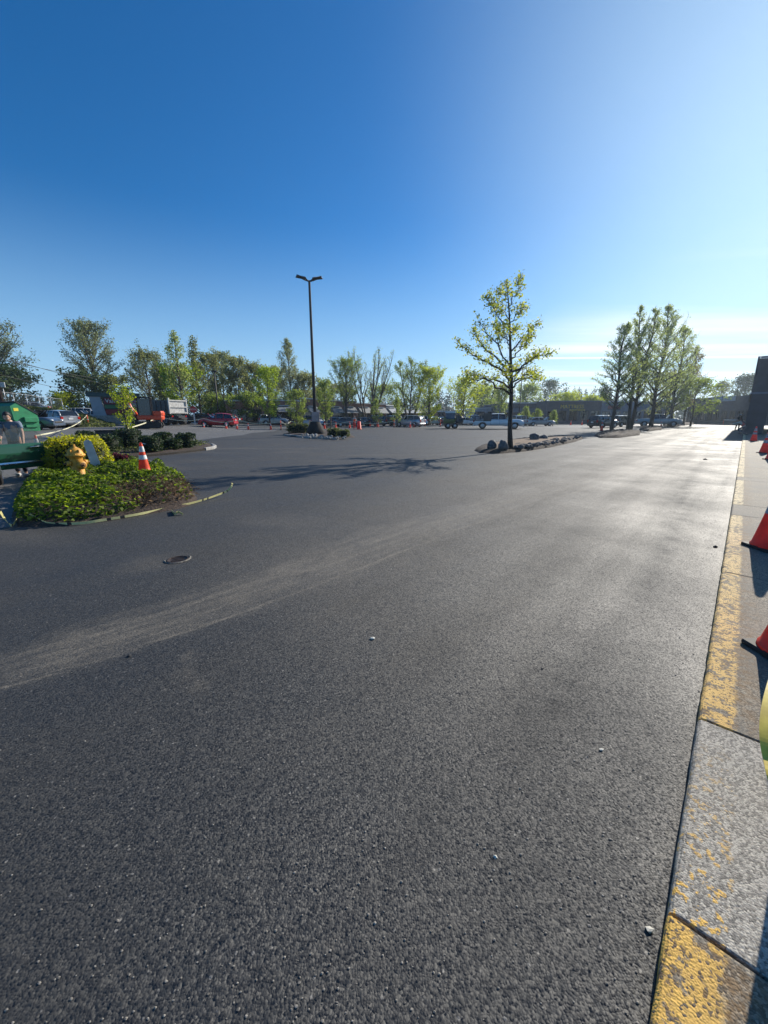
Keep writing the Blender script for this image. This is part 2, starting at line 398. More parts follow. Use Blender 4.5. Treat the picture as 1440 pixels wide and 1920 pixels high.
# slab nearest but one has lost its paint
def band(a,b_): return mth(N,L,'MULTIPLY',mth(N,L,'GREATER_THAN',ss_,a),mth(N,L,'LESS_THAN',ss_,b_))
bare=band(.25,1.32); bare2=band(7.0,8.0); bare3=band(11.6,12.3)
clean=mixc(N,L,mrg(N,L,vo.outputs['Color'],.3,.7),(.20,.185,.16),(.50,.46,.39))
c=mixc(N,L,mth(N,L,'MULTIPLY',bare,.85),c,clean)
wob=mth(N,L,'MULTIPLY',mth(N,L,'SUBTRACT',mid_,.5),.07)
edge=mth(N,L,'ADD',vx,wob)
solid=mrg(N,L,edge,.145,.125)
flake=mrg(N,L,mth(N,L,'ADD',mth(N,L,'MULTIPLY',mid_,.75),mth(N,L,'MULTIPLY',big,.35)),.56,.59,1,0)
wear=mrg(N,L,edge,.0,.12,1.0,.85)
stn=mrg(N,L,vo.outputs['Color'],.23,.29)
paint=mth(N,L,'MULTIPLY',mth(N,L,'MULTIPLY',mth(N,L,'MULTIPLY',solid,stn),flake),wear)
stain=mth(N,L,'MULTIPLY',mrg(N,L,edge,.30,.14),mrg(N,L,nz(N,L,pos,22,5,.7),.42,.62))
nob=mth(N,L,'SUBTRACT',1.0,mth(N,L,'ADD',bare,mth(N,L,'ADD',bare2,bare3)),clamp=True)
remn=mth(N,L,'MULTIPLY',mth(N,L,'MULTIPLY',bare,solid),mrg(N,L,pit,.57,.60))
remn=mth(N,L,'MULTIPLY',remn,mrg(N,L,ss_,1.2,.35))
c=mixc(N,L,mth(N,L,'MULTIPLY',mth(N,L,'MULTIPLY',stain,nob),.75),c,(.20,.115,.045))
pf=mth(N,L,'ADD',mth(N,L,'MULTIPLY',paint,nob),remn,clamp=True)
pc=mixc(N,L,mrg(N,L,ss_,0.2,9),(.72,.44,.11),(.84,.70,.42)); pc=mixc(N,L,mrg(N,L,nz(N,L,pos,30,5,.7),.45,.75,0,.55),pc,(.36,.22,.09))
c=mixc(N,L,pf,c,pc)
L.new(c,b.inputs['Base Color']); b.inputs['Roughness'].default_value=.8; b.inputs['Specular IOR Level'].default_value=.2
hh=mth(N,L,'ADD',mth(N,L,'MULTIPLY',vo.outputs['Distance'],-1.0),mth(N,L,'MULTIPLY',pit,.55))
hh=mth(N,L,'ADD',hh,mth(N,L,'MULTIPLY',voc.outputs['Distance'],-.4))
hh=mth(N,L,'ADD',hh,mth(N,L,'MULTIPLY',pf,.35))
bp=N.new('ShaderNodeBump'); bp.inputs['Strength'].default_value=.5; bp.inputs['Distance'].default_value=.0045
L.new(hh,bp.inputs['Height']); L.new(bp.outputs[0],b.inputs['Normal'])
M_side=m
mb=MB(); KH=.062; rnd=random.Random(4)
def slabrow(s0,s1,v0,v1):
    # a slab with rounded edge at the kerb and small arrises
    g=.006; a=s0+g; b_=s1-g
    prof=[(v0+0.0,-.25),(v0+0.0,KH-.022),(v0+.004,KH-.011),(v0+.012,KH-.003),(v0+.024,KH)] if v0<.01 else [(v0+g,-.1),(v0+g,KH-.003),(v0+g+.004,KH)]
    prof+= [(v1-g-.004,KH),(v1-g,KH-.004),(v1-g,-.1)]
    n=len(prof); vs=[];fs=[]
    ns=max(1,int((b_-a)/.08)) if s0<6 and v0<.01 else 1
    st=[(a,-.004)]+[(a+.004+(b_-a-.008)*i/ns,0) for i in range(ns+1)]+[(b_,-.004)]
    for s,dz in st:
        for (v,z) in prof:
            jit=0
            if v0<.01 and v<.02 and s0<6: jit=.004*noise.noise(Vector((s*9,z*30,0)))+.003*noise.noise(Vector((s*31,z*30,4)))
            vs.append((v+jit,s,z+(dz if z>KH-.002 else 0)))
    for i in range(len(st)-1):
        for k in range(n-1): fs.append((i*n+k,(i+1)*n+k,(i+1)*n+k+1,i*n+k+1))
    fs.append(tuple(range(n))); fs.append(tuple(range(len(st)*n-1,(len(st)-1)*n-1,-1)))
    mb.add(vs,fs,0,False)
cuts=[-14,-11.5,-9,-6.5,-4,-1.6,.25,1.32,3.9,7.0,8.0,11.6,12.3,15,18,21.5,25,29,33,36,40,43,46,52,60,72]
for a,b_ in zip(cuts[:-1],cuts[1:]):
    slabrow(a,b_,0,1.9); slabrow(a,b_,1.9,3.8); slabrow(a,b_,3.8,6)
o=mb.build('sidewalk',M_side); o['kind']='structure'; o.location=K0; o.rotation_euler=(0,0,math.atan2(KU.y,KU.x)-PI/2)
# object x axis must be KV, y axis KU
# dirt in the joints
mb=MB(); p=[K(-14,.01,KH-.02),K(72,.01,KH-.02),K(72,6,KH-.02),K(-14,6,KH-.02)]; mb.add([tuple(v) for v in p],[(0,1,2,3)])
M_soil_kerbshade=mat('soil_and_kerb_shade',(.028,.022,.017),.95,var=.5,scale=30,bump=.5)
o=mb.build('joint_soil',M_soil_kerbshade); o['kind']='structure'
# ---------- shared materials ----------
M_blk=mat('black_rubber',(.018,.018,.02),.75,var=.3,scale=20)
M_tyre=mat('tyre_rubber',(.02,.02,.02),.85)
M_rim=mat('alloy_rim',(.45,.46,.48),.35,.8)
M_glass=mat('dark_window_glass',(.015,.02,.025),.06,var=.1,spec=.8)
M_chrome=mat('bright_metal',(.6,.6,.6),.25,.9)
M_steel=mat('galvanised_steel',(.38,.39,.40),.45,.6,scale=8,var=.2)
M_white=mat('white_paint',(.75,.75,.73),.5,var=.08,scale=3)
M_org=mat('orange_plastic',(.85,.085,.02),.5,var=.18,scale=7)
M_red_cone=mat('faded_red_orange_plastic',(.92,.055,.03),.5,var=.25,scale=9)
M_refl=mat('dirty_white_reflective_sheet',(.62,.62,.60),.4,var=.35,scale=14)
M_grey_refl=mat('scuffed_grey_reflective_sheet',(.26,.27,.30),.45,var=.5,scale=18)
M_lamp=mat('clear_lens',(.7,.72,.74),.15,.3)
M_tail=mat('red_lens',(.5,.015,.01),.2)
M_dark=mat('dark_trim',(.03,.03,.032),.6)
M_bark=mat('grey_brown_bark',(.075,.06,.05),.9,var=.4,scale=12,bump=.6)
M_bark2=mat('dark_bark',(.045,.038,.034),.9,var=.4,scale=12,bump=.6)
M_brick=None
M_mulch=mat('dark_mulch',(.045,.03,.022),.95,var=.55,scale=25,bump=.9,bscale=30)
M_sand=mat('dry_sandy_soil',(.20,.135,.085),.95,var=.3,scale=9,bump=.8,bscale=25)
M_rock=mat('dark_boulder_stone',(.10,.10,.105),.8,var=.4,scale=7,bump=.8,bscale=18)
M_curb=mat('grey_kerb_concrete',(.30,.29,.27),.8,var=.25,scale=8,bump=.4)
def paint(n,c,metal=.0): return mat(n,c,.28,metal,var=.03,scale=1,coat=.6)
def glowy(m_,k=.35):
    N=m_.node_tree.nodes; L=m_.node_tree.links; b=N['Principled BSDF']; t=N.new('ShaderNodeBsdfTranslucent'); src=b.inputs['Base Color'].links[0].from_socket; L.new(src,t.inputs[0])
    ms=N.new('ShaderNodeMixShader'); ms.inputs[0].default_value=k; L.new(b.outputs[0],ms.inputs[1]); L.new(t.outputs[0],ms.inputs[2]); L.new(ms.outputs[0],N['Material Output'].inputs['Surface']); return m_
for m_ in (M_org,M_red_cone): glowy(m_)
# ---------- cones ----------
def cone_obj(label,loc,rz=0,h=.71,bs=.36,collars=2,group=None,mo=None,mr=None,body_r=.135):
    t=thing('traffic_cone',label,'traffic cone',loc,rz,group)
    mb=MB(); mb.box((0,0,.017),(bs,bs,.034),bev=.011); 
    for a in range(4): mb.box((math.cos(a*PI/2)*bs*.44,math.sin(a*PI/2)*bs*.44,.02),(.05,.05,.04))
    mb.build('base',M_blk,t)
    r0=body_r; r1=.028
    rr=lambda z:r0+(r1-r0)*(z-.034)/(h-.034)
    pr=[(r0+.012,.034),(r0+.010,.05),(r0,.056)]+[(rr(.056+(h-.075)*k/8),.056+(h-.075)*k/8) for k in range(1,9)]+[(r1*.7,h),(r1*.3,h-.001)]
    mb=MB(); mb.lathe(pr,24); b=mb.build('cone_body',mo or M_org,t)
    bands={0:[],1:[(.60,.80)],2:[(.46,.60),(.70,.88)]}[collars]
    for a,c in bands:
        z0,z1=h*a,h*c
        mb=MB(); n=24; vs=[];fs=[]
        for z in (z0,(z0+z1)/2,z1):
            for k in range(n): q=2*PI*k/n; vs.append(((rr(z)+.003)*math.cos(q),(rr(z)+.003)*math.sin(q),z))
        for i in range(2):
            for k in range(n): fs.append((i*n+k,i*n+(k+1)%n,(i+1)*n+(k+1)%n,(i+1)*n+k))
        mb.add(vs,fs,0,True).build('reflective_collar',mr or M_refl,t)
    return t
def post_obj(label,loc,rz=0,h=1.05,group=None):
    t=thing('delineator_post',label,'delineator post',loc,rz,group)
    mb=MB(); mb.lathe([(.20,0),(.20,.035),(.16,.06),(.07,.07)],8); mb.build('base',M_blk,t)
    mb=MB(); mb.lathe([(.055,.07),(.05,h*.5),(.045,h-.08),(.02,h-.07),(.02,h-.02),(.04,h)],14); mb.build('post',M_org,t)
    mb=MB(); mb.lathe([(.0535,h*.55),(.053,h*.65)],14); mb.build('reflective_collar',M_refl,t)
    return t
# ---------- text ----------
def textmesh(name,s,size,mt,parent=None,loc=(0,0,0),rot=(0,0,0),depth=.01,bend=None,align='CENTER'):
    cu=bpy.data.curves.new(name,'FONT'); cu.body=s; cu.size=size; cu.extrude=depth; cu.align_x=align; cu.align_y='CENTER'
    cu.resolution_u=3
    tmp=bpy.data.objects.new(name,cu); C.objects.link(tmp)
    me=bpy.data.meshes.new_from_object(tmp.evaluated_get(bpy.context.evaluated_depsgraph_get())); bpy.data.objects.remove(tmp)
    if bend:
        for v in me.vertices: v.co=bend(v.co)
    me.materials.clear(); me.materials.append(mt); me.name=name
    o=bpy.data.objects.new(name,me); C.objects.link(o); o.parent=parent; o.location=loc; o.rotation_euler=rot
    return o
# ---------- cars ----------
CARS={
 'sedan':dict(L=4.7,W=1.82,H=1.45,hood=.92,belt=.95,tail=1.02,cab=[(-1.75,.0),(-1.0,.93),(-.35,1),(.35,.98),(1.25,.0)],wr=.32,wb=2.72,pil=(-.42,),roof=(-1.05,.45)),
 'hatch':dict(L=4.3,W=1.75,H=1.53,hood=.98,belt=1.0,tail=1.05,cab=[(-2.05,.0),(-1.6,.86),(-.4,1),(.4,.97),(1.35,.0)],wr=.32,wb=2.6,pil=(-.9,.05),roof=(-1.7,.5)),
 'suv':dict(L=4.65,W=1.85,H=1.72,hood=1.08,belt=1.12,tail=1.15,cab=[(-2.22,.0),(-1.9,.92),(-.5,1),(.5,.97),(1.3,.0)],wr=.36,wb=2.68,pil=(-1.15,-.1),roof=(-1.95,.6)),
 'retro':dict(L=4.3,W=1.72,H=1.62,hood=1.05,belt=1.04,tail=1.05,cab=[(-2.05,.0),(-1.72,.78),(-.9,.98),(.1,1.0),(.95,.0)],wr=.33,wb=2.62,pil=(-1.0,-.1),roof=(-1.8,.2)),
 'pickup':dict(L=6.0,W=1.98,H=1.92,hood=1.22,belt=1.25,tail=1.2,cab=[(-1.0,.0),(-.85,.95),(-.2,1),(.75,.97),(1.35,.0)],wr=.41,wb=3.75,pil=(-.05,),roof=(-.88,.8)),
}
def car(label,kind,pm,loc,rz,cat='car',group=None,lo=False,name='parked_car',skip_bed=False,door_off=False):
    c=CARS[kind]; Lh=c['L']/2; W=c['W']/2
    t=thing(name,label,cat,loc,rz,group)
    wr=c['wr']; xw=(c['wb']/2+.02,-c['wb']/2-.0)
    sill=.24 if kind!='pickup' else .42
    def topz(x):
        u=x/Lh
        hood=c['hood'];belt=c['belt'];tail=c['tail']
        if u>.3:
            z=belt+(hood-belt)*ss((u-.3)/.25); z-= (hood*.30)*max(0,(u-.72)/.28)**2.2
        elif u>-.6: z=belt
        else: z=belt+(tail-belt)*ss((-.6-u)/.2); z-=.16*max(0,(-u-.9)/.1)**2
        return z
    def wd(x):
        u=abs(x/Lh); return W*(1-.02*u*u-.16*max(0,(u-.7)/.3)**2.4)
    n=int(c['L']/.14); mb=MB(); vs=[];fs=[]
    X=[Lh-2*Lh*i/n for i in range(n+1)]
    K_=9
    for x in X:
        w=wd(x); zt=topz(x); arch=0
        for q in xw:
            d=abs(x-q); ra=wr+.07
            if d<ra: arch=max(arch,wr+math.sqrt(ra*ra-d*d))
        e=max(0,(abs(x/Lh)-.93)/.07); zb=sill+.12*e
        zz=[zb,zb,zb+.06,.5*(zb+zt)-.08,.5*(zb+zt)+.06,zt-.09,zt-.02,zt+.01,zt+.02]
        yy=[0,w*.86,w*.965,w,w*.995,w*.965,w*.90,w*.7,0]
        if arch>0:
            for k in (1,2,3,4): zz[k]=max(zz[k],min(arch,zt-.12)); 
            zz[1]=max(zb,zz[1]-.0)
        for k in range(K_): vs.append((x,yy[k],zz[k]))
    m2=len(vs); vs+=[(a,-b,z) for a,b,z in vs]
    for i in range(n):
        for k in range(K_-1):
            a=i*K_+k; b=a+K_; fs.append((a,a+1,b+1,b)); fs.append((m2+a,m2+b,m2+b+1,m2+a+1))
    fs.append(tuple(range(K_))+tuple(m2+k for k in range(K_-2,0,-1)))
    a=n*K_; fs.append(tuple([a+k for k in range(K_-1,-1,-1)]+[m2+a+k for k in range(1,K_-1)]))
    mb.add(vs,fs,0,True); body=mb.build('body',pm,t)
    for p_ in body.data.polygons[-2:]: p_.use_smooth=False
    # cabin: glass hull, then roof and pillars
    cab=c['cab']; H_=c['H']
    def rz_(x):
        for (x0,f0),(x1,f1) in zip(cab[:-1],cab[1:]):
            if x0<=x<=x1:
                u=(x-x0)/(x1-x0); b=topz(x)-.02; 
                f=f0+(f1-f0)*(u if (f0>.5 and f1>.5) else (math.sin(u*PI/2)**.9 if f1>f0 else math.cos(u*PI/2)**.9)); return b+(H_-b)*f
        return topz(x)-.02
    x0,x1=cab[0][0],cab[-1][0]; n2=18 if not lo else 12
    def sec(x,off=0):
        b=topz(x)-.03; r=rz_(x); w=wd(x); f=(r-b)/(H_-b+1e-6)
        return [(x,w*.905+off,b),(x,w*(.905-.10*f)+off,b+(r-b)*.62),(x,w*(.905-.20*f)+off,r-.035*f),(x,w*(.80-.22*f)+off*.5,r+off*.7),(x,0,r+.02*f+off*.8)]
    def hull(xa,xb,k0,off,mtl,nm,steps):
        mb=MB(); vs=[];fs=[]; S=[xa+(xb-xa)*i/steps for i in range(steps+1)]
        for x in S: vs+=sec(x,off)[k0:]
        q=5-k0; m=len(vs); vs+=[(a,-b,z) for a,b,z in vs]
        for i in range(steps):
            for k in range(q-1):
                a=i*q+k;b=a+q; fs.append((a,b,b+1,a+1)); fs.append((m+a,m+a+1,m+b+1,m+b))
        return mb.add(vs,fs,0,True).build(nm,mtl,t)
    hull(x0,x1,0,0,M_glass,'window',n2)
    ra,rb=c['roof']; rf=hull(ra,rb,2,.012,pm,'roof',10)
    def pil(xb,xt,w_=.05):
        for s in (1,-1):
            p=[]; 
            for f,x in ((0,xb),(.6,(xb*.4+xt*.6)),(1,xt)):
                q=sec(x,.008); j={0:0,.6:1,1:2}[f]; a=Vector(q[j]); a.y*=s; p.append(a)
            # follow the glass surface between belt and roof
            MB().tube(p,w_*.55,4).build('pillar',pm,t)
    for px_ in c['pil']: pil(px_,px_,.07)
    xs=[x1-(x1-rb)*i/6 for i in range(7)]
    for s in (1,-1):
        MB().tube([(x,sec(x,.004)[3][1]*s if i>0 else sec(x,.004)[2][1]*s,sec(x,.004)[3][2]) for i,x in enumerate(xs)],.03,4).build('pillar',pm,t)
        xr=[x0+(ra-x0)*i/5 for i in range(6)]
        MB().tube([(x,sec(x,.004)[2][1]*s,sec(x,.004)[2][2]) for x in xr],.055,4).build('pillar',pm,t)
    # wheels
    for q in xw:
        for s in (1,-1):
            yc=s*(wd(q)-.115)
            M=Matrix.Translation((q,yc,wr))@Matrix.Rotation(R(90)*s,4,'X')
            mb=MB(); mb.lathe([(wr*.62,-.10),(wr*.93,-.11),(wr,-.07),(wr,.07),(wr*.93,.11),(wr*.62,.10)],20,0,Matrix.Rotation(0,4,'X')); 
            wo=mb.build('wheel',M_tyre,t); wo.location=(q,yc,wr); wo.rotation_euler=(R(-90)*s,0,0)
            mb=MB(); mb.lathe([(wr*.64,.09),(wr*.60,.118),(wr*.2,.118),(.01,.125)],14); 
            for k in range(5):
                a=2*PI*k/5; mb.box((math.cos(a)*wr*.36,math.sin(a)*wr*.36,.122),(wr*.5,.05,.02),a)
            mb.build('rim',M_rim,wo)
    # liner behind wheels
    mb=MB()
    for q in xw: mb.box((q,0,wr+.12),(wr*2.0,W*1.62,wr*1.3))
    mb.box((0,0,sill+.03),(c['L']*.86,W*1.7,.06)); mb.build('underbody',M_dark,t)
    # lights, bumpers, plates, mirrors
    zl=topz(Lh*.9)-.12
    for s in (1,-1):
        mb=MB(); mb.blob((Lh*.945,s*wd(Lh*.93)*.80,zl-.0),(.13,.17,.085),random.Random(1),rough=0,smooth=True); mb.build('headlight',M_lamp,t)
        zt=topz(-Lh*.93)-.2; mb=MB(); mb.box((-Lh+.06,s*wd(-Lh*.97)*.88,zt),(.16,.22,.22 if kind!='suv' else .34),bev=.03); mb.build('taillight',M_tail,t)
        mb=MB(); mb.blob((cab[-1][0]-.32,s*(W+.06),c['belt']+.07),(.07,.11,.075),random.Random(1),rough=0,smooth=True); mb.build('side_mirror',pm,t)
    mb=MB(); mb.box((Lh-.03,0,.55),(.10,W*1.1,.16),bev=.03); mb.build('grille',M_dark,t)
    mb=MB(); mb.box((Lh-.0,0,.36),(.12,W*1.7,.14),bev=.04); mb.build('front_bumper',pm,t)
    mb=MB(); mb.box((-Lh+.0,0,.48),(.12,W*1.7,.18),bev=.04); mb.build('rear_bumper',pm,t)
    mb=MB(); mb.box((-Lh-.0,0,.78),(.05,.34,.15)); mb.build('number_plate',M_white,t)
    for s in (1,-1):
        mb=MB(); z0=sill+.14; z1=c['belt']-.07; xa,xb=(.78,-1.0) if kind!='pickup' else (1.2,-.95); y=s*(W*.992)
        mb.box(((xa+xb)/2,y,z1),(xa-xb,.02,.012)); mb.box(((xa+xb)/2,y,z0),(xa-xb,.02,.012))
        for xd in (xa,(xa+xb)/2,xb): mb.box((xd,y,(z0+z1)/2),(.014,.022,z1-z0+.01))
        mb.build('door_seam',M_dark,t)
        for xd in ((xa+xb)/2+.16,xb+.16): MB().box((xd,s*(W*.995),c['belt']-.15),(.17,.035,.035),bev=.01).build('door_handle',pm,t)
    if kind=='pickup' and not skip_bed:
        mb=MB(); mb.box((-2.02,0,1.235),(1.75,1.5,.03)); mb.build('cargo_bed',M_dark,t)
    return t
# ---------- trees ----------
LG={}
def lm(k):
    pal={'yg':((.24,.29,.03),(.36,.40,.05)),'bright':((.18,.25,.03),(.30,.37,.05)),'mid':((.13,.18,.04),(.24,.29,.07)),
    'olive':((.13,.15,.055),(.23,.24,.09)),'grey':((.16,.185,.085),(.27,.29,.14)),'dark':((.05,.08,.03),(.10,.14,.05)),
    'pale':((.21,.26,.08),(.34,.38,.13)),'bronze':((.14,.12,.05),(.20,.17,.07)),'con':((.012,.028,.02),(.028,.05,.032)),
    'ivy':((.022,.055,.010),(.24,.31,.04)),'gold':((.22,.25,.03),(.42,.38,.04)),'hedge':((.02,.04,.012),(.05,.08,.02)),'maroon':((.06,.012,.025),(.11,.03,.04)),
    'cover':((.05,.07,.02),(.13,.14,.05)),'dry':((.12,.08,.05),(.22,.16,.10)),'maple':((.17,.22,.04),(.36,.36,.07))}
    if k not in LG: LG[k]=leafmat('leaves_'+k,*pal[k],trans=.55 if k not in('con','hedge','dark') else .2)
    return LG[k]
def leaf(mb,p,s,rnd,flat=0):
    a=Vector((rnd.gauss(0,1),rnd.gauss(0,1),rnd.gauss(0,1)*(1-flat*.8))).normalized(); b=a.orthogonal().normalized()
    if rnd.random()<.5: b=a.cross(b)
    a=a*s*.5; b=b*s*.36; p=Vector(p)
    mb.add([p-a,p+b*.9-a*.1,p+a,p-b-a*.1],[(0,1,2,3)],0)
def env(shape,u):
    u=max(0,min(1,u))
    if shape=='pyr': return max(.06,(1-u)**.85)*min(1,.55+u*2.6)
    if shape=='oval': return max(.08,math.sin(PI*(u*.86+.12))**.7)
    if shape=='round': return max(.15,math.sqrt(max(0,1-(1.75*u-.8)**2*.95)))
    if shape=='col': return max(.12,(1-u)**.45)*min(1,.7+u)
    return 1
def tree(label,base,h,cw,shape='round',seed=0,lk='mid',limbs=22,leaves=2600,ls=.22,h0=.22,el=38,group=None,bark=None,tr=None,name='deciduous_tree',twigs=0,lean=0,lump=.5,cat='tree',stems=1,spread=.05):
    rnd=random.Random(seed); t=thing(name,label,cat,base,0,group)
    tr=tr or h*.014+.04; wood=MB(); cr=MB(); tips=[]
    def path(p,d,L_,n,up,wob):
        pts=[p.copy()]; d=d.copy()
        for i in range(n):
            d=(d+Vector((rnd.gauss(0,wob),rnd.gauss(0,wob),rnd.gauss(0,wob)+up))).normalized(); pts.append(pts[-1]+d*(L_/n))
        return pts
    trunks=[]
    for s in range(stems):
        if stems==1: d=Vector((math.sin(lean),0,1)); p0=Vector((0,0,-.15)); Ls=h*.95
        else:
            a=2*PI*s/stems+rnd.random(); d=Vector((math.cos(a)*spread*6,math.sin(a)*spread*6,1)).normalized(); p0=Vector((math.cos(a)*tr*.6,math.sin(a)*tr*.6,-.15)); Ls=h*rnd.uniform(.85,1)
        ph=rnd.random()*9; dx,dy=d.x/max(d.z,.3),d.y/max(d.z,.3)
        pts=[Vector((p0.x+dx*Ls*(i/9)**.8+.012*h*math.sin(i*.9+ph)*(i/9),p0.y+dy*Ls*(i/9)**.8+.012*h*math.cos(i*1.1+ph)*(i/9),-.15+(Ls+.12)*i/9)) for i in range(10)]
        r=tr/(stems**.45)
        wood.tube(pts,[r*1.25]+[r*(1-i/9.3)**.85+.008 for i in range(1,10)],7 if h*tr>.8 else 6)
        trunks.append(pts)
    for i in range(limbs):
        pts=trunks[i%stems]; f=h0+(.97-h0)*((i+rnd.random()*.8)/limbs); q=f*9; j=min(8,int(q)); p=pts[j].lerp(pts[j+1],q-j)
        u=(f-h0)/(1-h0); rad=env(shape,u)*cw/2*rnd.uniform(1-lump*.55,1.08)
        a=i*2.39996+rnd.uniform(-.5,.5); e=R(el+rnd.uniform(-10,10)+u*18); e=min(e,R(80))
        L_=min(rad/max(.25,math.cos(e)),max(.4,(h-p.z)*.85/max(.3,math.sin(e)))); 
        if stems>1: L_*=.62
        d=Vector((math.cos(a)*math.cos(e),math.sin(a)*math.cos(e),math.sin(e)))
        lp=path(p,d,L_,5,.04,.09); rl=max(.012,tr*.38*(1-u*.7))
        wood.tube(lp,[rl,rl*.8,rl*.6,rl*.45,rl*.3,.006],4,cap=False)
        ns=max(3,int(3+L_*1.4))
        for k in range(ns):
            g=.28+.72*(k+rnd.random())/ns; q2=min(4.99,g*5); jj=int(q2); sp_=lp[jj].lerp(lp[jj+1],q2-jj)
            dd=(lp[jj+1]-lp[jj]).normalized()+Vector((rnd.gauss(0,.6),rnd.gauss(0,.6),rnd.gauss(.15,.4))); dd.normalize()
            tl=L_*.34*(1.15-g*.4)*rnd.uniform(.6,1.2)
            tp=path(sp_,dd,tl,3,.05,.12); wood.tube(tp,[rl*.38,rl*.28,rl*.18,.004],3,cap=False); tips.append((tp,tl))
        tips.append((lp[3:],L_*.3))
    for k in range(twigs):
        tp,tl=rnd.choice(tips); p=tp[-1]; d=Vector((rnd.gauss(0,.35),rnd.gauss(0,.35),1)).normalized()
        wood.tube(path(p,d,rnd.uniform(.4,1.0)*h*.045,2,.05,.1),[.016,.01,.004],3,cap=False)
    if leaves:
        per=leaves/len(tips)
        for tp,tl in tips:
            n_=int(per*rnd.uniform(.3,1.7)+rnd.random())
            for _ in range(n_):
                q=rnd.random()**.8*(len(tp)-1.001); j=int(q); p=tp[j].lerp(tp[j+1],q-j); s_=ls*1.0
                p=p+Vector((rnd.gauss(0,s_),rnd.gauss(0,s_),rnd.gauss(0,s_*.8))); leaf(cr,p,ls*rnd.uniform(.7,1.3),rnd)
    wood.build('trunk',bark or M_bark,t); 
    if leaves: cr.build('crown',lm(lk),t)
    return t
def conifer(label,base,h,cw,seed,lk='con',group=None,n=2600):
    rnd=random.Random(seed); t=thing('conifer_tree',label,'tree',base,0,group)
    mb=MB(); mb.tube([(0,0,-.2),(0,0,h*.97)],[h*.02,.03],6); mb.build('trunk',M_bark2,t)
    cr=MB()
    for i in range(n):
        u=rnd.random()**.75; z=h*(.06+.93*(u)); rad=(1-u)**.8*cw/2*(.72+.28*math.sin(z*4.2+rnd.random()))
        a=rnd.random()*2*PI; r=rad*rnd.uniform(.35,1)**.6
        leaf(cr,(math.cos(a)*r,math.sin(a)*r,z-r*.25),h*.045*rnd.uniform(.6,1.4),rnd,.5)
    cr.build('crown',lm(lk),t); return t
def bush(name,label,cat,c,size,seed,lk,n=1500,ls=.06,group=None,sq=.6,rz=0,core='hedge',jit=.06,tops=None):
    # leaves all through a rounded block, over a twiggy core
    rnd=random.Random(seed); t=thing(name,label,cat,c,rz,group); mb=MB()
    a,b,h=size[0]/2,size[1]/2,size[2]
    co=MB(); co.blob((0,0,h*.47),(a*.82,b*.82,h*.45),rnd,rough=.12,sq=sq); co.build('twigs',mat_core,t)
    sdv=Vector((seed*3.1,0,0))
    for i in range(n):
        v=Vector((rnd.gauss(0,1),rnd.gauss(0,1),rnd.gauss(0,1))).normalized()
        k=1+.22*noise.noise(v*2.2+sdv)+.1*noise.noise(v*6+sdv)
        w=[math.copysign(abs(x)**sq,x) for x in v]
        k*=rnd.uniform(.84,1.04)
        p=Vector((w[0]*a*k,w[1]*b*k,h*.5+w[2]*h*.5*k+rnd.gauss(0,jit*.3)))
        if p.z<0: p.z=rnd.random()*h*.1
        leaf(mb,p,ls*rnd.uniform(.7,1.4),rnd)
    mb.build('foliage',lm(lk),t); return t
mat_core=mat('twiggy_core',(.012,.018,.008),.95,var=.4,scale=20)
# ---------- people ----------
M_skin=mat('skin',(.55,.33,.23),.55,var=.06); M_hair=mat('dark_hair',(.012,.008,.007),.6,var=.3,scale=30)
def skinned(name,pts,edges,rad,mt,parent,root=0,sub=1):
    me=bpy.data.meshes.new(name); me.from_pydata([tuple(p) for p in pts],edges,[]); me.update(); me.materials.append(mt)
    o=bpy.data.objects.new(name,me); C.objects.link(o); o.parent=parent
    md=o.modifiers.new('skin','SKIN'); md.use_smooth_shade=True
    sv_=me.skin_vertices[0].data if me.skin_vertices else None
    if sv_ is None:
        bpy.context.view_layer.objects.active=o; sv_=me.skin_vertices[0].data
    for i,r in enumerate(rad):
        r=(r,r) if not hasattr(r,'__len__') else r
        sv_[i].radius=r; sv_[i].use_root=(i==root)
    if sub:
        s=o.modifiers.new('sub','SUBSURF'); s.levels=sub; s.render_levels=sub
    return o
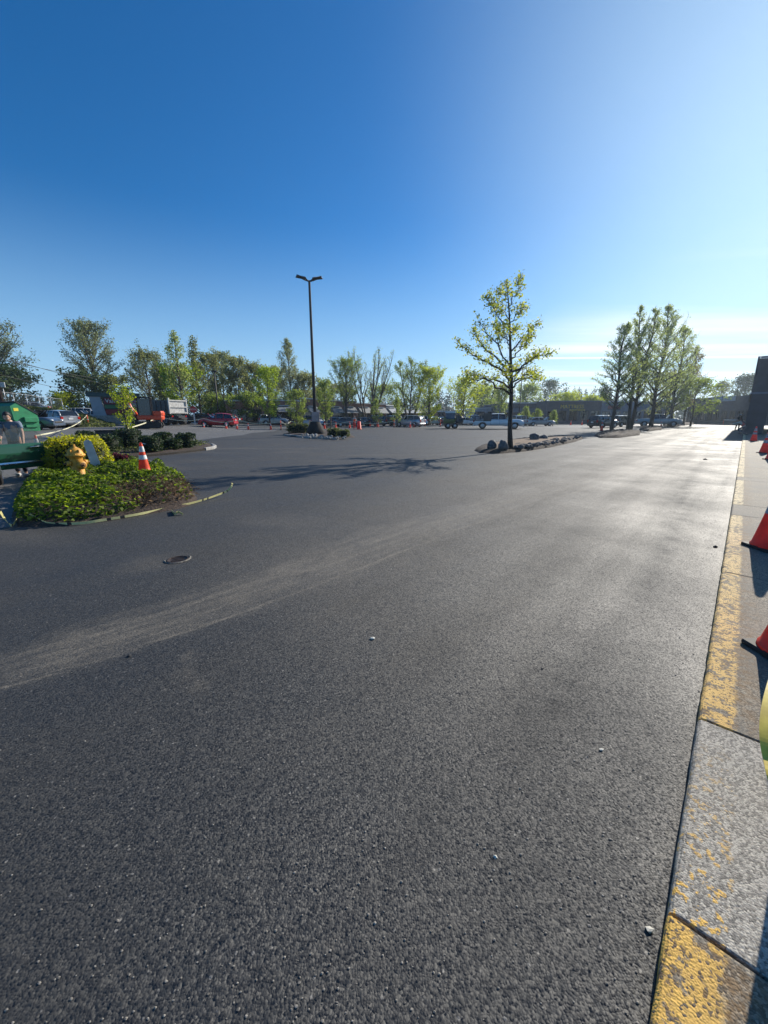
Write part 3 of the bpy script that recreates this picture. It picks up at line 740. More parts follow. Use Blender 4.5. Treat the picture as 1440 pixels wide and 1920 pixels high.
def person(label,loc,rz,h=1.72,bend=0,arms=((10,15),(10,15)),legs=((4,0),(-4,0)),shirt=(.3,.3,.3),trousers=(.03,.035,.05),sleeve=.5,hat=None,vest=None,shoes=(.04,.04,.04),headpitch=0,group=None,hairlen=1.0,crouch=0):
    # faces +x; arms: (forward swing, elbow bend) in degrees; legs: (forward swing, knee bend)
    t=thing('person',label,'person',loc,rz,group); s=h/1.72
    V=lambda x,y,z:Vector((x*s,y*s,z*s))
    def rot(v,a): c,q=math.cos(a),math.sin(a); return Vector((v.x*c+v.z*q,v.y,-v.x*q+v.z*c))
    legp=[];foot=[]
    for i,sy in enumerate((1,-1)):
        sw,kn=[R(a) for a in legs[i]]
        hip=V(0,.09*sy,.90); knee=hip+Vector((math.sin(sw),0,-math.cos(sw)))*.43*s; a2=sw-kn; ank=knee+Vector((math.sin(a2),0,-math.cos(a2)))*.41*s
        toe=ank+V(.16,.015*sy,-.045); legp.append((hip,knee,ank,toe))
    dz=min(l[2].z for l in legp)-.07*s
    legp=[tuple(p-Vector((0,0,dz)) for p in l) for l in legp]; pz=V(0,0,.92)-Vector((0,0,dz))
    b=R(bend)
    def up(x,y,z,a=b): return pz+rot(V(x,y,z),a)
    chest=up(.0,0,.36); neck=up(.0,0,.54); 
    hp=b*.6+R(headpitch); head0=neck+rot(V(.01,0,.06),hp); headc=head0+rot(V(.015,0,.10),hp); top=headc+rot(V(0,0,.09),hp)
    armp=[]
    for i,sy in enumerate((1,-1)):
        sw,el_=[R(a) for a in arms[i]]
        sh=up(0,.175*sy,.485); elb=sh+Vector((math.sin(sw),.10*sy,-math.cos(sw))).normalized()*.29*s
        a2=sw+el_; wr_=elb+Vector((math.sin(a2),.03*sy,-math.cos(a2))).normalized()*.25*s; armp.append((sh,elb,wr_,a2))
    P_=[pz,up(0,0,.18),chest,neck,head0]; E=[(0,1),(1,2),(2,3),(3,4)]; Rr=[(.15,.12),(.135,.105),(.155,.115),(.058,.058),(.055,.055)]
    for sh,elb,wr_,a2 in armp:
        n=len(P_); P_+=[sh,elb,wr_]; E+=[(2,n),(n,n+1),(n+1,n+2)]; Rr+=[.06,.045,.03]
        hd_=Vector((math.sin(a2),0,-math.cos(a2))); hn=wr_+hd_*.05*s; P_.append(hn); E.append((n+2,n+3)); Rr.append((.028,.018))
    for l in legp:
        n=len(P_); P_+=list(l[:3]); E+=[(0,n),(n,n+1),(n+1,n+2)]; Rr+=[.085,.058,.04]
    Rr=[(r*s if not hasattr(r,'__len__') else (r[0]*s,r[1]*s)) for r in Rr]
    skinned('body',P_,E,Rr,M_skin,t)
    # head with nose, ears and chin
    M=Matrix.Translation(headc)@Matrix.Rotation(hp,4,'Y')
    hb=MB(); vs,fs=ICO[3]; o=[]
    for v in vs:
        x,y,z=v.x*.098,v.y*.076,v.z*.118
        if z<0 and x<0: x*=1+z*2.5
        if x>.06 and abs(y)<.02 and -.035<z<.01: x+=.02
        if x>.05 and abs(z-.012)<.015 and .015<abs(y)<.045: x-=.008
        if z<-.06: y*=.82
        o.append((x*s,y*s,z*s))
    hb.add(o,fs,0,True,M)
    for sy in (1,-1): hb.blob((-.005*s,sy*.077*s,-.005*s),(.016*s,.01*s,.028*s),random.Random(2),rough=0,smooth=True); 
    k=len(ICO[2][0]); 
    for i in range(len(hb.v)-2*k,len(hb.v)): hb.v[i]=tuple(M@Vector(hb.v[i]))
    hb.build('head',M_skin,t)
    e=MB()
    for sy in (1,-1): e.blob(M@Vector((.088*s,sy*.03*s,.01*s)),(.012*s,.014*s,.010*s),random.Random(2),rough=0,smooth=True)
    e.build('eye',M_white,t)
    mo_=MB(); mo_.blob(M@Vector((.084*s,0,-.055*s)),(.010*s,.024*s,.007*s),random.Random(2),rough=0,smooth=True); mo_.build('mouth',M_tail,t)
    hb=MB(); o=[]
    for v in vs:
        q=Vector((v.x*.108-.008,v.y*.088,v.z*.128+.008))
        if v.x>.35 and v.z<.55: q.x*=.7; q.z=max(q.z,.02)
        if v.x<.2: q.z=max(q.z,-.10*hairlen)
        o.append(tuple(q*s))
    hb.add(o,fs,0,True,M)
    if hat:
        hm=mat('hat',hat,.5); hb2=MB(); hb2.lathe([(.125*s,.045*s),(.122*s,.07*s),(.10*s,.125*s),(.05*s,.155*s),(.005,.16*s)],16,0,M); hb2.box((.12*s,0,.05*s),(.12*s,.15*s,.012*s),M=M); hb2.build('hat',hm,t)
    hb.build('hair',M_hair,t)
    # hands: palm with four bent fingers and a thumb
    for (sh,elb,wr_,a2),sy in zip(armp,(1,-1)):
        d=Vector((math.sin(a2),0,-math.cos(a2))); f_=Vector((math.cos(a2),0,math.sin(a2))); hm=MB()
        hm.blob(wr_+d*.05*s,(.024*s,.040*s,.048*s),random.Random(3),rough=0,smooth=True)
        for q,(oy,ln) in enumerate(((-.03,.066),(-.01,.078),(.01,.074),(.03,.058))):
            b0=wr_+d*.082*s+Vector((0,oy*s,0)); b1=b0+d*ln*.5*s+f_*.008*s; b2=b1+d*ln*.3*s+f_*.02*s; b3=b2+d*ln*.15*s+f_*.02*s
            hm.tube([b0,b1,b2,b3],[.0095*s,.009*s,.0085*s,.007*s],6)
        th=wr_+d*.03*s+f_*.02*s; hm.tube([th,th+f_*.03*s+d*.02*s,th+f_*.04*s+d*.05*s],[.012*s,.011*s,.008*s],6)
        hm.build('hand',M_skin,t)
    sm=mat('shirt',shirt,.85,var=.12,scale=14,bump=.3)
    P_=[up(0,0,-.06),up(0,0,.18),chest,up(0,0,.50)]; E=[(0,1),(1,2),(2,3)]; Rr=[(.17,.135),(.16,.13),(.178,.135),(.08,.08)]
    for sh,elb,wr_,a2 in armp:
        n=len(P_); P_+=[sh,sh.lerp(elb,.55 if sleeve<.9 else 1)]; E+=[(2,n),(n,n+1)]; Rr+=[.078,.068]
        if sleeve>.9: P_.append(elb.lerp(wr_,.9)); E.append((n+1,n+2)); Rr.append(.045)
    Rr=[(r*s if not hasattr(r,'__len__') else (r[0]*s,r[1]*s)) for r in Rr]
    skinned('shirt',P_,E,Rr,sm,t)
    if vest:
        vm=mat('vest',vest,.6); P_=[up(0,0,.0),up(0,0,.2),chest,up(0,0,.49)]
        skinned('vest',P_,[(0,1),(1,2),(2,3)],[(.185*s,.15*s),(.18*s,.15*s),(.195*s,.15*s),(.10*s,.1*s)],vm,t)
    tm=mat('trousers',trousers,.85,var=.2,scale=12); P_=[pz+V(0,0,.05),pz-V(0,0,.04)]; E=[(0,1)]; Rr=[(.165,.13),(.165,.13)]
    for l in legp:
        n=len(P_); P_+=[l[0]-V(0,0,.05),l[1],l[1].lerp(l[2],.93)]; E+=[(1,n),(n,n+1),(n+1,n+2)]; Rr+=[.10,.075,.06]
    Rr=[(r*s if not hasattr(r,'__len__') else (r[0]*s,r[1]*s)) for r in Rr]
    skinned('trousers',P_,E,Rr,tm,t)
    fm=mat('shoes',shoes,.6)
    for l in legp:
        mb=MB(); mb.blob(l[2]+V(.06,0,-.03),(.145*s,.052*s,.045*s),random.Random(5),rough=.02,sq=.8,smooth=True); mb.build('shoe',fm,t)
    return t
def az(px): return math.atan2(px-720,743.0)
def rel(px,deg): return -az(px)+R(deg)
def PH(px,d): p=P(px,d); p.z=H(p.x,p.y); return p
# ---------- planting islands ----------
def island(outline,h,mt,name='planting_bed',seed=1,rimk=.93,noise_=.05,flat=False):
    n0=len(outline); o=[]
    for i in range(n0):
        a,b=outline[i],outline[(i+1)%n0]; k=max(1,int((b-a).length/.35))
        for j in range(k): o.append(a.lerp(b,j/k))
    c=sum(o,Vector())/len(o); mb=MB(); vs=[];fs=[];m=len(o)
    prof=[(1.03,-.03),(1.0,h*.55),(rimk,h*.95),(.8,h*1.05),(.6,h*1.15),(.35,h*1.2),(.12,h*1.2)]
    for k,z in prof:
        for p in o:
            q=c+(p-c)*k; w=noise.noise(Vector((q.x*2.3,q.y*2.3,seed)))+.6*noise.noise(Vector((q.x*7,q.y*7,seed)))
            base=H(q.x,q.y); vs.append((q.x+w*noise_*.8,q.y+w*noise_*.8,base+z+(w*noise_ if z>0 else 0)))
    vs.append((c.x,c.y,H(c.x,c.y)+h*1.2))
    for i in range(len(prof)-1):
        for k in range(m): k2=(k+1)%m; fs.append((i*m+k,i*m+k2,(i+1)*m+k2,(i+1)*m+k))
    b=(len(prof)-1)*m
    for k in range(m): fs.append((b+k,b+(k+1)%m,b+m))
    mb.add(vs,fs,0,True); ob=mb.build(name,mt); ob['kind']='structure'; return ob,c,o
def g(*p): return [G(a,b) for a,b in p]
# hydrant bed
HB=g((28,965),(40,985),(120,984),(200,975),(330,952),(364,941),(360,922),(345,903),(322,889),(285,876),(240,866),(200,862),(130,862),(78,880),(45,922))
_,hc,ho=island(HB,.12,M_mulch,seed=3)
def inpoly(x,y,o): return inside((x,y),[(p.x,p.y) for p in o])
def edged(x,y,o): return poly_dist([(p.x,p.y) for p in o]+[(o[0].x,o[0].y)],x,y)[0]
rnd=random.Random(12)
x0,x1=min(p.x for p in ho),max(p.x for p in ho); y0,y1=min(p.y for p in ho),max(p.y for p in ho)
mbI=MB(); mbD=MB(); n=0; right=G(330,930)
hyd=G(151,903,.14)
while n<27000:
    x,y=rnd.uniform(x0,x1),rnd.uniform(y0,y1)
    if not inpoly(x,y,ho): continue
    if y>11.2 and rnd.random()<.6: continue
    e=edged(x,y,ho); n+=1
    hh=.12+(.17+.16*noise.noise(Vector((x*1.1,y*1.1,2)))+.17*noise.noise(Vector((x*3.0,y*3.0,5))))*min(1,(e/.22)**.6)
    dry=(math.hypot(x-right.x,y-right.y)+.35*noise.noise(Vector((x*2,y*2,9))))<1.35
    z=hh-rnd.random()**2*(.30 if e<.3 else .08)
    if z<.02: z=.02+rnd.random()*.05
    # leaves spill a little past the edge
    if dry:
        if rnd.random()<.35: leaf(mbD,(x,y,z*.8),rnd.uniform(.03,.08),rnd,.3)
        if rnd.random()<.30:
            a=Vector((rnd.gauss(0,.10),rnd.gauss(0,.10),rnd.gauss(0,.05))); p=Vector((x,y,z*.85)); mbD.tube([p,p+a*.6+Vector((0,0,.03)),p+a*1.3],[.004,.004,.002],3,0,False)
        if rnd.random()<.12: leaf(mbI,(x,y,z),rnd.uniform(.05,.09),rnd,.5)
    else: leaf(mbI,(x,y,z),rnd.uniform(.04,.095),rnd,.45)
o=mbI.build('ivy_ground_cover',lm('ivy')); o['kind']='stuff'; tag(o,'glossy green ivy covering the bed around the yellow hydrant','ground cover')
o=mbD.build('dry_twig_litter',lm('dry')); o['kind']='stuff'; tag(o,'brown dry stems and dead leaves at the right tip of the hydrant bed','dead twigs')
# old concrete kerb round the back right of the bed
def kerbline(pts,w_=.13,h=.13,name='bed_kerb',mt=None):
    mb=MB(); vs=[];fs=[];prof=[(-w_/2,-.02),(-w_/2,h*.8),(-w_/2+.03,h),(w_/2-.03,h),(w_/2,h*.8),(w_/2,-.02)]
    q=[]
    for a,b in zip(pts[:-1],pts[1:]):
        k=max(1,int((b-a).length/.25)); q+=[a.lerp(b,j/k) for j in range(k)]
    q.append(pts[-1])
    for i,p in enumerate(q):
        t=(q[min(i+1,len(q)-1)]-q[max(i-1,0)]).normalized(); s=Vector((t.y,-t.x,0)); j=.012*noise.noise(Vector((i*.9,1,1)))
        for a,z in prof: vs.append(p+s*(a+j)+Vector((0,0,z+H(p.x,p.y)+j)))
    m=len(prof)
    for i in range(len(q)-1):
        for k in range(m-1): fs.append((i*m+k,(i+1)*m+k,(i+1)*m+k+1,i*m+k+1))
    fs.append(tuple(range(m-1,-1,-1))); fs.append(tuple((len(q)-1)*m+k for k in range(m)))
    o=mb.add(vs,fs,0,False).build(name,mt or M_curb); o['kind']='structure'
kerbline(g((200,860),(240,863),(285,872),(312,884),(330,897)))
# gold shrub, maroon plants
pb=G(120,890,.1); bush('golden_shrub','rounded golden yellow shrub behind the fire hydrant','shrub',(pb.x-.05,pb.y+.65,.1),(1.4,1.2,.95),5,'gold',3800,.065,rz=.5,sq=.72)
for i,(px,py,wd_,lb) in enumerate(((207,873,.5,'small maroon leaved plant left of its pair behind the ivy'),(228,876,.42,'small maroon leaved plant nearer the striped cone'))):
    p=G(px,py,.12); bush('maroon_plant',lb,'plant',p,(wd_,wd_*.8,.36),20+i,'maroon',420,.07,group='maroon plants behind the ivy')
# ---------- hydrant ----------
M_hyd=mat('weathered_yellow_paint',(.55,.27,.03),.55,var=.35,scale=9,bump=.2)
M_hyd2=mat('cast_iron_rust',(.16,.08,.03),.8,var=.4,scale=20)
t=thing('fire_hydrant','weathered yellow orange fire hydrant standing in ivy','fire hydrant',(hyd.x,hyd.y,.12),rel(151,0))
mb=MB(); mb.lathe([(.13,0),(.13,.04),(.115,.05),(.118,.52),(.125,.56),(.15,.565),(.15,.59)],24); mb.build('barrel',M_hyd,t)
mb=MB(); mb.lathe([(.175,.59),(.178,.62),(.15,.625),(.145,.66),(.125,.71),(.09,.755),(.045,.78),(.045,.79),(.028,.79),(.026,.84),(.005,.842)],24)
for k in range(8): a=k*PI/4; mb.lathe([(.014,.615),(.014,.64),(.002,.641)],6,0,Matrix.Translation((.155*math.cos(a),.155*math.sin(a),0)))
for k in range(6): a=k*PI/3; mb.box((math.cos(a)*.105,math.sin(a)*.105,.70),(.09,.012,.06),a)
mb.build('bonnet',M_hyd,t)
def noz(a,r,l,z,nm='nozzle'):
    M=Matrix.Rotation(a,4,'Z')@Matrix.Translation((.09,0,z))@Matrix.Rotation(R(90),4,'Y')
    mb=MB(); mb.lathe([(r*.8,0),(r*.8,l*.45),(r*1.15,l*.45),(r*1.15,l*.62),(r,l*.66),(r,l*.9),(r*.7,l),(.01,l)],20,0,M); nb=mb.build(nm,M_hyd,t)
    mb=MB(); mb.lathe([(r*.62,l-.001),(r*.62,l+.006),(r*.4,l+.008),(.01,l+.008)],16,0,M); mb.lathe([(.02,l),(.02,l+.045),(.002,l+.046)],5,0,M); mb.build('cap_nut',M_hyd2,nb)
noz(R(-62),.085,.13,.40,'pumper_nozzle'); noz(R(28),.052,.12,.44); noz(R(-152),.052,.12,.44)
mb=MB(); 
for k in range(7): mb.tube([(.10+.02*k,-.17+.01*k,.36-.03*k*(1-.02*k)),(.115+.02*k,-.165+.01*k,.335-.03*k*(1-.02*k))],.006,5)
mb.build('cap_chain',M_hyd2,t)
# boards behind the hydrant
M_plank=mat('weathered_plank',(.20,.14,.09),.85,var=.3,scale=12)
M_wg=mat('pale_grey_board',(.50,.50,.49),.6,var=.15,scale=5)
p=G(166,890,.1); 
t=thing('marker_board','pale grey round topped board leaning behind the hydrant','board',(p.x+.02,p.y+.35,.08),rel(166,0)); mb=MB()
out=[(-.11,0),(.11,0),(.09,.80),(.075,.86),(.03,.89),(-.03,.89),(-.075,.86),(-.09,.80)]; mb.prism(out,-.015,.015,0,Matrix.Rotation(R(-9),4,'Y')); mb.build('panel',M_wg,t)
p=G(150,885,.1)
t=thing('wooden_stake','brown wooden stake leaning left of the pale board','stake',(p.x+.05,p.y+.45,.08),rel(158,0)); mb=MB()
mb.prism([(-.045,0),(.045,0),(.045,.93),(.02,1.0),(-.045,.98)],-.012,.012,0,Matrix.Rotation(R(-12),4,'Y')); mb.build('plank',M_plank,t)
# cone on the bed
p=G(273,893,.12); cn=cone_obj('orange cone with two white collars standing in the ivy',(p.x,p.y,.20),.3,h=.74,bs=.34)
mb=MB(); mb.add([(-.005,-.01,.735),(.06,-.02,.73),(.085,-.03,.70),(.12,-.02,.705),(.02,.01,.72)],[(0,1,2),(1,3,2),(0,4,1)]); mb.build('tape_scrap',M_wg,cn)
# ---------- caution tape ----------
M_tape=mat('yellow_tape',(.66,.60,.26),.45,var=.12,scale=3); M_tapeb=mat('black_print',(.02,.02,.02),.5); M_tapew=mat('pale_faded_tape',(.62,.60,.42),.5,var=.15)
def ribbon(name,pts,w_,label,wdir=None,mt=None,pattern=None,group=None,sub=6,twist=0,th=.0015,cat='caution tape'):
    # smooth path through the points, a thin band with both faces
    P_=[Vector(p) for p in pts]; q=[]
    for i in range(len(P_)-1):
        a=P_[max(i-1,0)];b=P_[i];c=P_[i+1];d=P_[min(i+2,len(P_)-1)]
        for k in range(sub):
            u=k/sub; q.append(.5*((2*b)+(c-a)*u+(2*a-5*b+4*c-d)*u*u+(3*b-a-3*c+d)*u**3))
    q.append(P_[-1]); mb=MB(); vs=[];fs=[];L_=0
    for i,p in enumerate(q):
        t=(q[min(i+1,len(q)-1)]-q[max(i-1,0)]).normalized(); L_+=(q[i]-q[i-1]).length if i else 0
        s=Vector(wdir) if wdir else t.cross(Vector((0,0,1))).cross(t)
        s=(s-t*s.dot(t)).normalized()
        if twist: s=Matrix.Rotation(twist*noise.noise(Vector((L_*.7,0,3)))*3,3,t)@s
        nn_=t.cross(s)*th
        vs+=[p-s*w_/2-nn_,p+s*w_/2-nn_,p+s*w_/2+nn_,p-s*w_/2+nn_]
    mis=[]
    for i in range(len(q)-1):
        a=i*4;b=a+4
        for k in range(4): fs.append((a+k,a+(k+1)%4,b+(k+1)%4,b+k)); mis.append(1 if pattern and pattern[i%len(pattern)] else 0)
    fs.append((0,1,2,3)); fs.append(tuple(len(vs)-4+k for k in (3,2,1,0))); mis+=[0,0]
    mb.add(vs,fs); mb.m=mis; o=mb.build(name,[mt or M_tape,M_tapeb]); tag(o,label,cat,group); return o
fl=.028
ribbon('caution_tape',[G(0,985,.05)+Vector((-.5,.2,.25)),G(-6,955,.30),G(8,972,.12),G(22,985,.04),G(36,968,.06),G(46,961,.10),G(62,968,.09),G(80,978,.05),G(98,982,fl),G(150,981,fl),G(200,974,fl),G(260,964,fl),G(318,952,fl),G(360,943,fl),G(385,936,.04),G(405,929,.06),G(425,921,.10),G(433,913,.18),G(436,905,.26)],.038,'long yellow caution tape lying along the front of the hydrant bed',pattern=[0,0,0,0,0,1,0,0,1,0,0,0,0],twist=.35,sub=7)
ribbon('tape_scrap',[G(322,958,.015),G(328,963,.03),G(334,960,.05),G(343,964,.015)],.045,'short crumpled yellow tape end on the asphalt below the bed',twist=.5)
# ---------- valve cover, pebbles ----------
p=G(333,1049); t=thing('valve_cover','round iron valve cover half buried in the fresh asphalt','valve cover',(p.x,p.y,.0),.4); 
mb=MB(); mb.lathe([(.115,-.02),(.115,.003),(.10,.007),(.098,.003),(.02,.0035)],28)
for k in range(3): mb.box((0,-.05+.05*k,.004),(.12,.012,.006))
mb.build('lid',mat('rusty_iron',(.05,.035,.028),.6,.5,var=.4,scale=30),t)
mb=MB(); n=26; vs=[];fs=[]
for i in range(n+1):
    a=PI*1.0+PI*1.15*i/n; r=.118+.004*noise.noise(Vector((i*.7,0,0)))
    for rr,z in ((r,.004),(r+.008,.012),(r+.022+.006*noise.noise(Vector((i*.9,2,0))),.004)): vs.append((rr*math.cos(a),rr*math.sin(a),z))
for i in range(n):
    for k in (0,1): fs.append((i*3+k,i*3+k+1,(i+1)*3+k+1,(i+1)*3+k))
mb.add(vs,fs); mb.build('collar_ring',mat('bare_grout',(.16,.145,.12),.8,var=.3,scale=40),t)
M_peb=mat('pale_stone_chip',(.62,.59,.50),.7,var=.15,scale=30); M_pebd=mat('dark_stone_chip',(.03,.03,.03),.7)
for i,(px,py,r,mt,lb) in enumerate(((699,1198,.013,M_peb,'white stone chip lying alone in the middle of the asphalt'),(1127,1406,.008,M_peb,'small pale pebble on asphalt nearest the kerb'),(929,1607,.006,M_peb,'tiny pale pebble low in the foreground asphalt'),(242,1231,.012,M_pebd,'dark stone crumb beside the sandy tyre track'),(1017,1254,.008,M_pebd,'dark stone crumb on the open asphalt right of centre'),(1218,1745,.009,M_peb,'pale mortar lump against the foot of the kerb'),(1322,862,.05,M_pebd,'dark clod far out on the bright lane'),(1341,1026,.022,M_pebd,'dark clod beside the kerb line'))):
    p=G(px,py); mb=MB(); mb.blob((0,0,0),(r*1.3,r*.9,r*.55),random.Random(i),rough=.4,sub=1,sq=.8); o=mb.build('pebble',mt); o.location=(p.x,p.y,r*.42); tag(o,lb,'pebble','loose stones on the asphalt')
rnd=random.Random(77); mb=MB()
for i in range(900):
    s=rnd.uniform(-1,9)**1.0; v=-abs(rnd.gauss(0,.55)); p=K(s,v-.01); r=rnd.uniform(.002,.0045)
    if rnd.random()<.5: p=G(rnd.uniform(0,1200),1150+770*rnd.random()**.7); r=rnd.uniform(.0015,.004)
    mb.blob((p.x,p.y,r*.4),(r*1.3,r,r*.6),rnd,rough=.3,sub=1)
o=mb.build('loose_grit',mat('grit',(.22,.20,.17),.7,var=.5,scale=90)); o['kind']='stuff'; tag(o,'fine loose grit scattered over the asphalt near the kerb','grit')
# ---------- hedge island ----------
HI=g((168,846),(186,861),(250,857),(330,849),(385,843),(400,839),(392,835),(340,828),(250,825),(175,828))
_,c2,o2=island(HI,.13,M_mulch,seed=8)
kerbline(g((186,863),(250,859),(330,851),(388,844)),.10,.10,mt=M_soil_kerbshade)  # front kerb faces away from the sun; its shade is put into the dark colour
kerbline(g((384,844.5),(399,842),(403,839),(398,836)),.16,.13)
hed=[(156,808,34,836,'leftmost dark clipped hedge ball on the far island'),(193,815,50,847,'large clipped hedge ball with sunlit crown, second from the left'),(236,803,46,842,'tall dark clipped hedge block below the young tree'),(277,817,38,846,'dark clipped hedge ball just right of the tall block'),(301,810,30,833,'low hedge ball at the back of the row'),(316,822,36,842,'flat low hedge mound second from the right'),(343,811,34,839,'rightmost clipped hedge ball at the island tip')]
for i,(px,pt,wp,pb_,lb) in enumerate(hed):
    p=G(px,pb_,.15); d=hd(p); s=743/(d*math.cos(az(px))); w_=wp*d*math.cos(az(px))**2/743*1.1; h=(Z(px,pt,d+.3)-.12)
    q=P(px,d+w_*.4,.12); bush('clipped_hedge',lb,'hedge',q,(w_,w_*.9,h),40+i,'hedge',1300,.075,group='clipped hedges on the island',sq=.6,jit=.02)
rnd=random.Random(5); mb=MB(); n=0; X0,X1=min(p.x for p in o2),max(p.x for p in o2); Y0,Y1=min(p.y for p in o2),max(p.y for p in o2)
while n<5200:
    x,y=rnd.uniform(X0,X1),rnd.uniform(Y0,Y1)
    if not inpoly(x,y,o2): continue
    e=edged(x,y,o2)
    if e<.35+.3*noise.noise(Vector((x,y,0))): 
        if rnd.random()<.9: n+=1; continue
    n+=1; leaf(mb,(x,y,.14+H(x,y)+rnd.random()*.16),rnd.uniform(.06,.12),rnd,.4)
o=mb.build('ground_cover',lm('cover')); o['kind']='stuff'; tag(o,'low mixed green and brown ground cover under the hedges','ground cover')
# ---------- tree island ----------
TI=g((892,844),(905,849),(940,850),(985,846),(1030,839),(1075,829),(1092,823),(1085,819),(1050,819),(1000,823),(950,829),(905,837))
_,c3,o3=island(TI,.17,M_mulch,seed=11,noise_=.07,rimk=.9)
TIs=g((912,843),(940,845),(985,842),(1030,835),(1065,827),(1060,823),(1000,826),(950,832),(915,838))
cs=sum(TIs,Vector())/len(TIs); mb=MB(); vs=[];fs=[]; o=[]
for i in range(len(TIs)):
    a,b=TIs[i],TIs[(i+1)%len(TIs)]; o+=[a.lerp(b,j/6) for j in range(6)]
m=len(o)
for k,z in ((1,.165),(.9,.215),(.6,.24),(.25,.25)):
    for p in o:
        q=cs+(p-cs)*k; vs.append((q.x,q.y,z+.02*noise.noise(Vector((q.x*4,q.y*4,1)))))
for i in range(3):
    for k in range(m): fs.append((i*m+k,i*m+(k+1)%m,(i+1)*m+(k+1)%m,(i+1)*m+k))
fs.append(tuple(3*m+k for k in range(m))); o_=mb.add(vs,fs,0,True).build('bed_soil',M_sand); o_['kind']='structure'
bo=[(922,842,.22,.40,1.0,'boulder leaning at the left of the tree trunk'),(943,843,.28,.44,1.0,'largest round boulder in front of the tree trunk'),(1001,828,.24,.50,.7,'upright square boulder on the tree island'),(1018,826,.28,.36,1.0,'low pointed boulder behind the rubble')]
for i,(px,py,r,h,q_,lb) in enumerate(bo):
    p=G(px,py,.12); mb=MB(); mb.blob((0,0,h*.34),(r,r*.8,h*.62),random.Random(i+3),rough=.16,sub=3,sq=q_,smooth=True); o=mb.build('boulder',M_rock); o.location=(p.x,p.y,.13); o.rotation_euler=(0,0,i*1.3); tag(o,lb,'boulder','boulders round the island tree')
rnd=random.Random(9); mb=MB()
for i in range(230):
    px=rnd.uniform(965,1088); py=845-(px-965)*.165+rnd.uniform(-7,2); p=G(px,py,.17)
    if not inpoly(p.x,p.y,o3): continue
    r=abs(rnd.gauss(.04,.035))+.025; mb.blob((p.x,p.y,.17+r*.3),(r*1.2,r,r*.8),rnd,rough=.35,sub=1,sq=.7)
o=mb.build('asphalt_rubble',M_rock); o['kind']='stuff'; tag(o,'heap of broken grey asphalt chunks on the tree island','rubble')
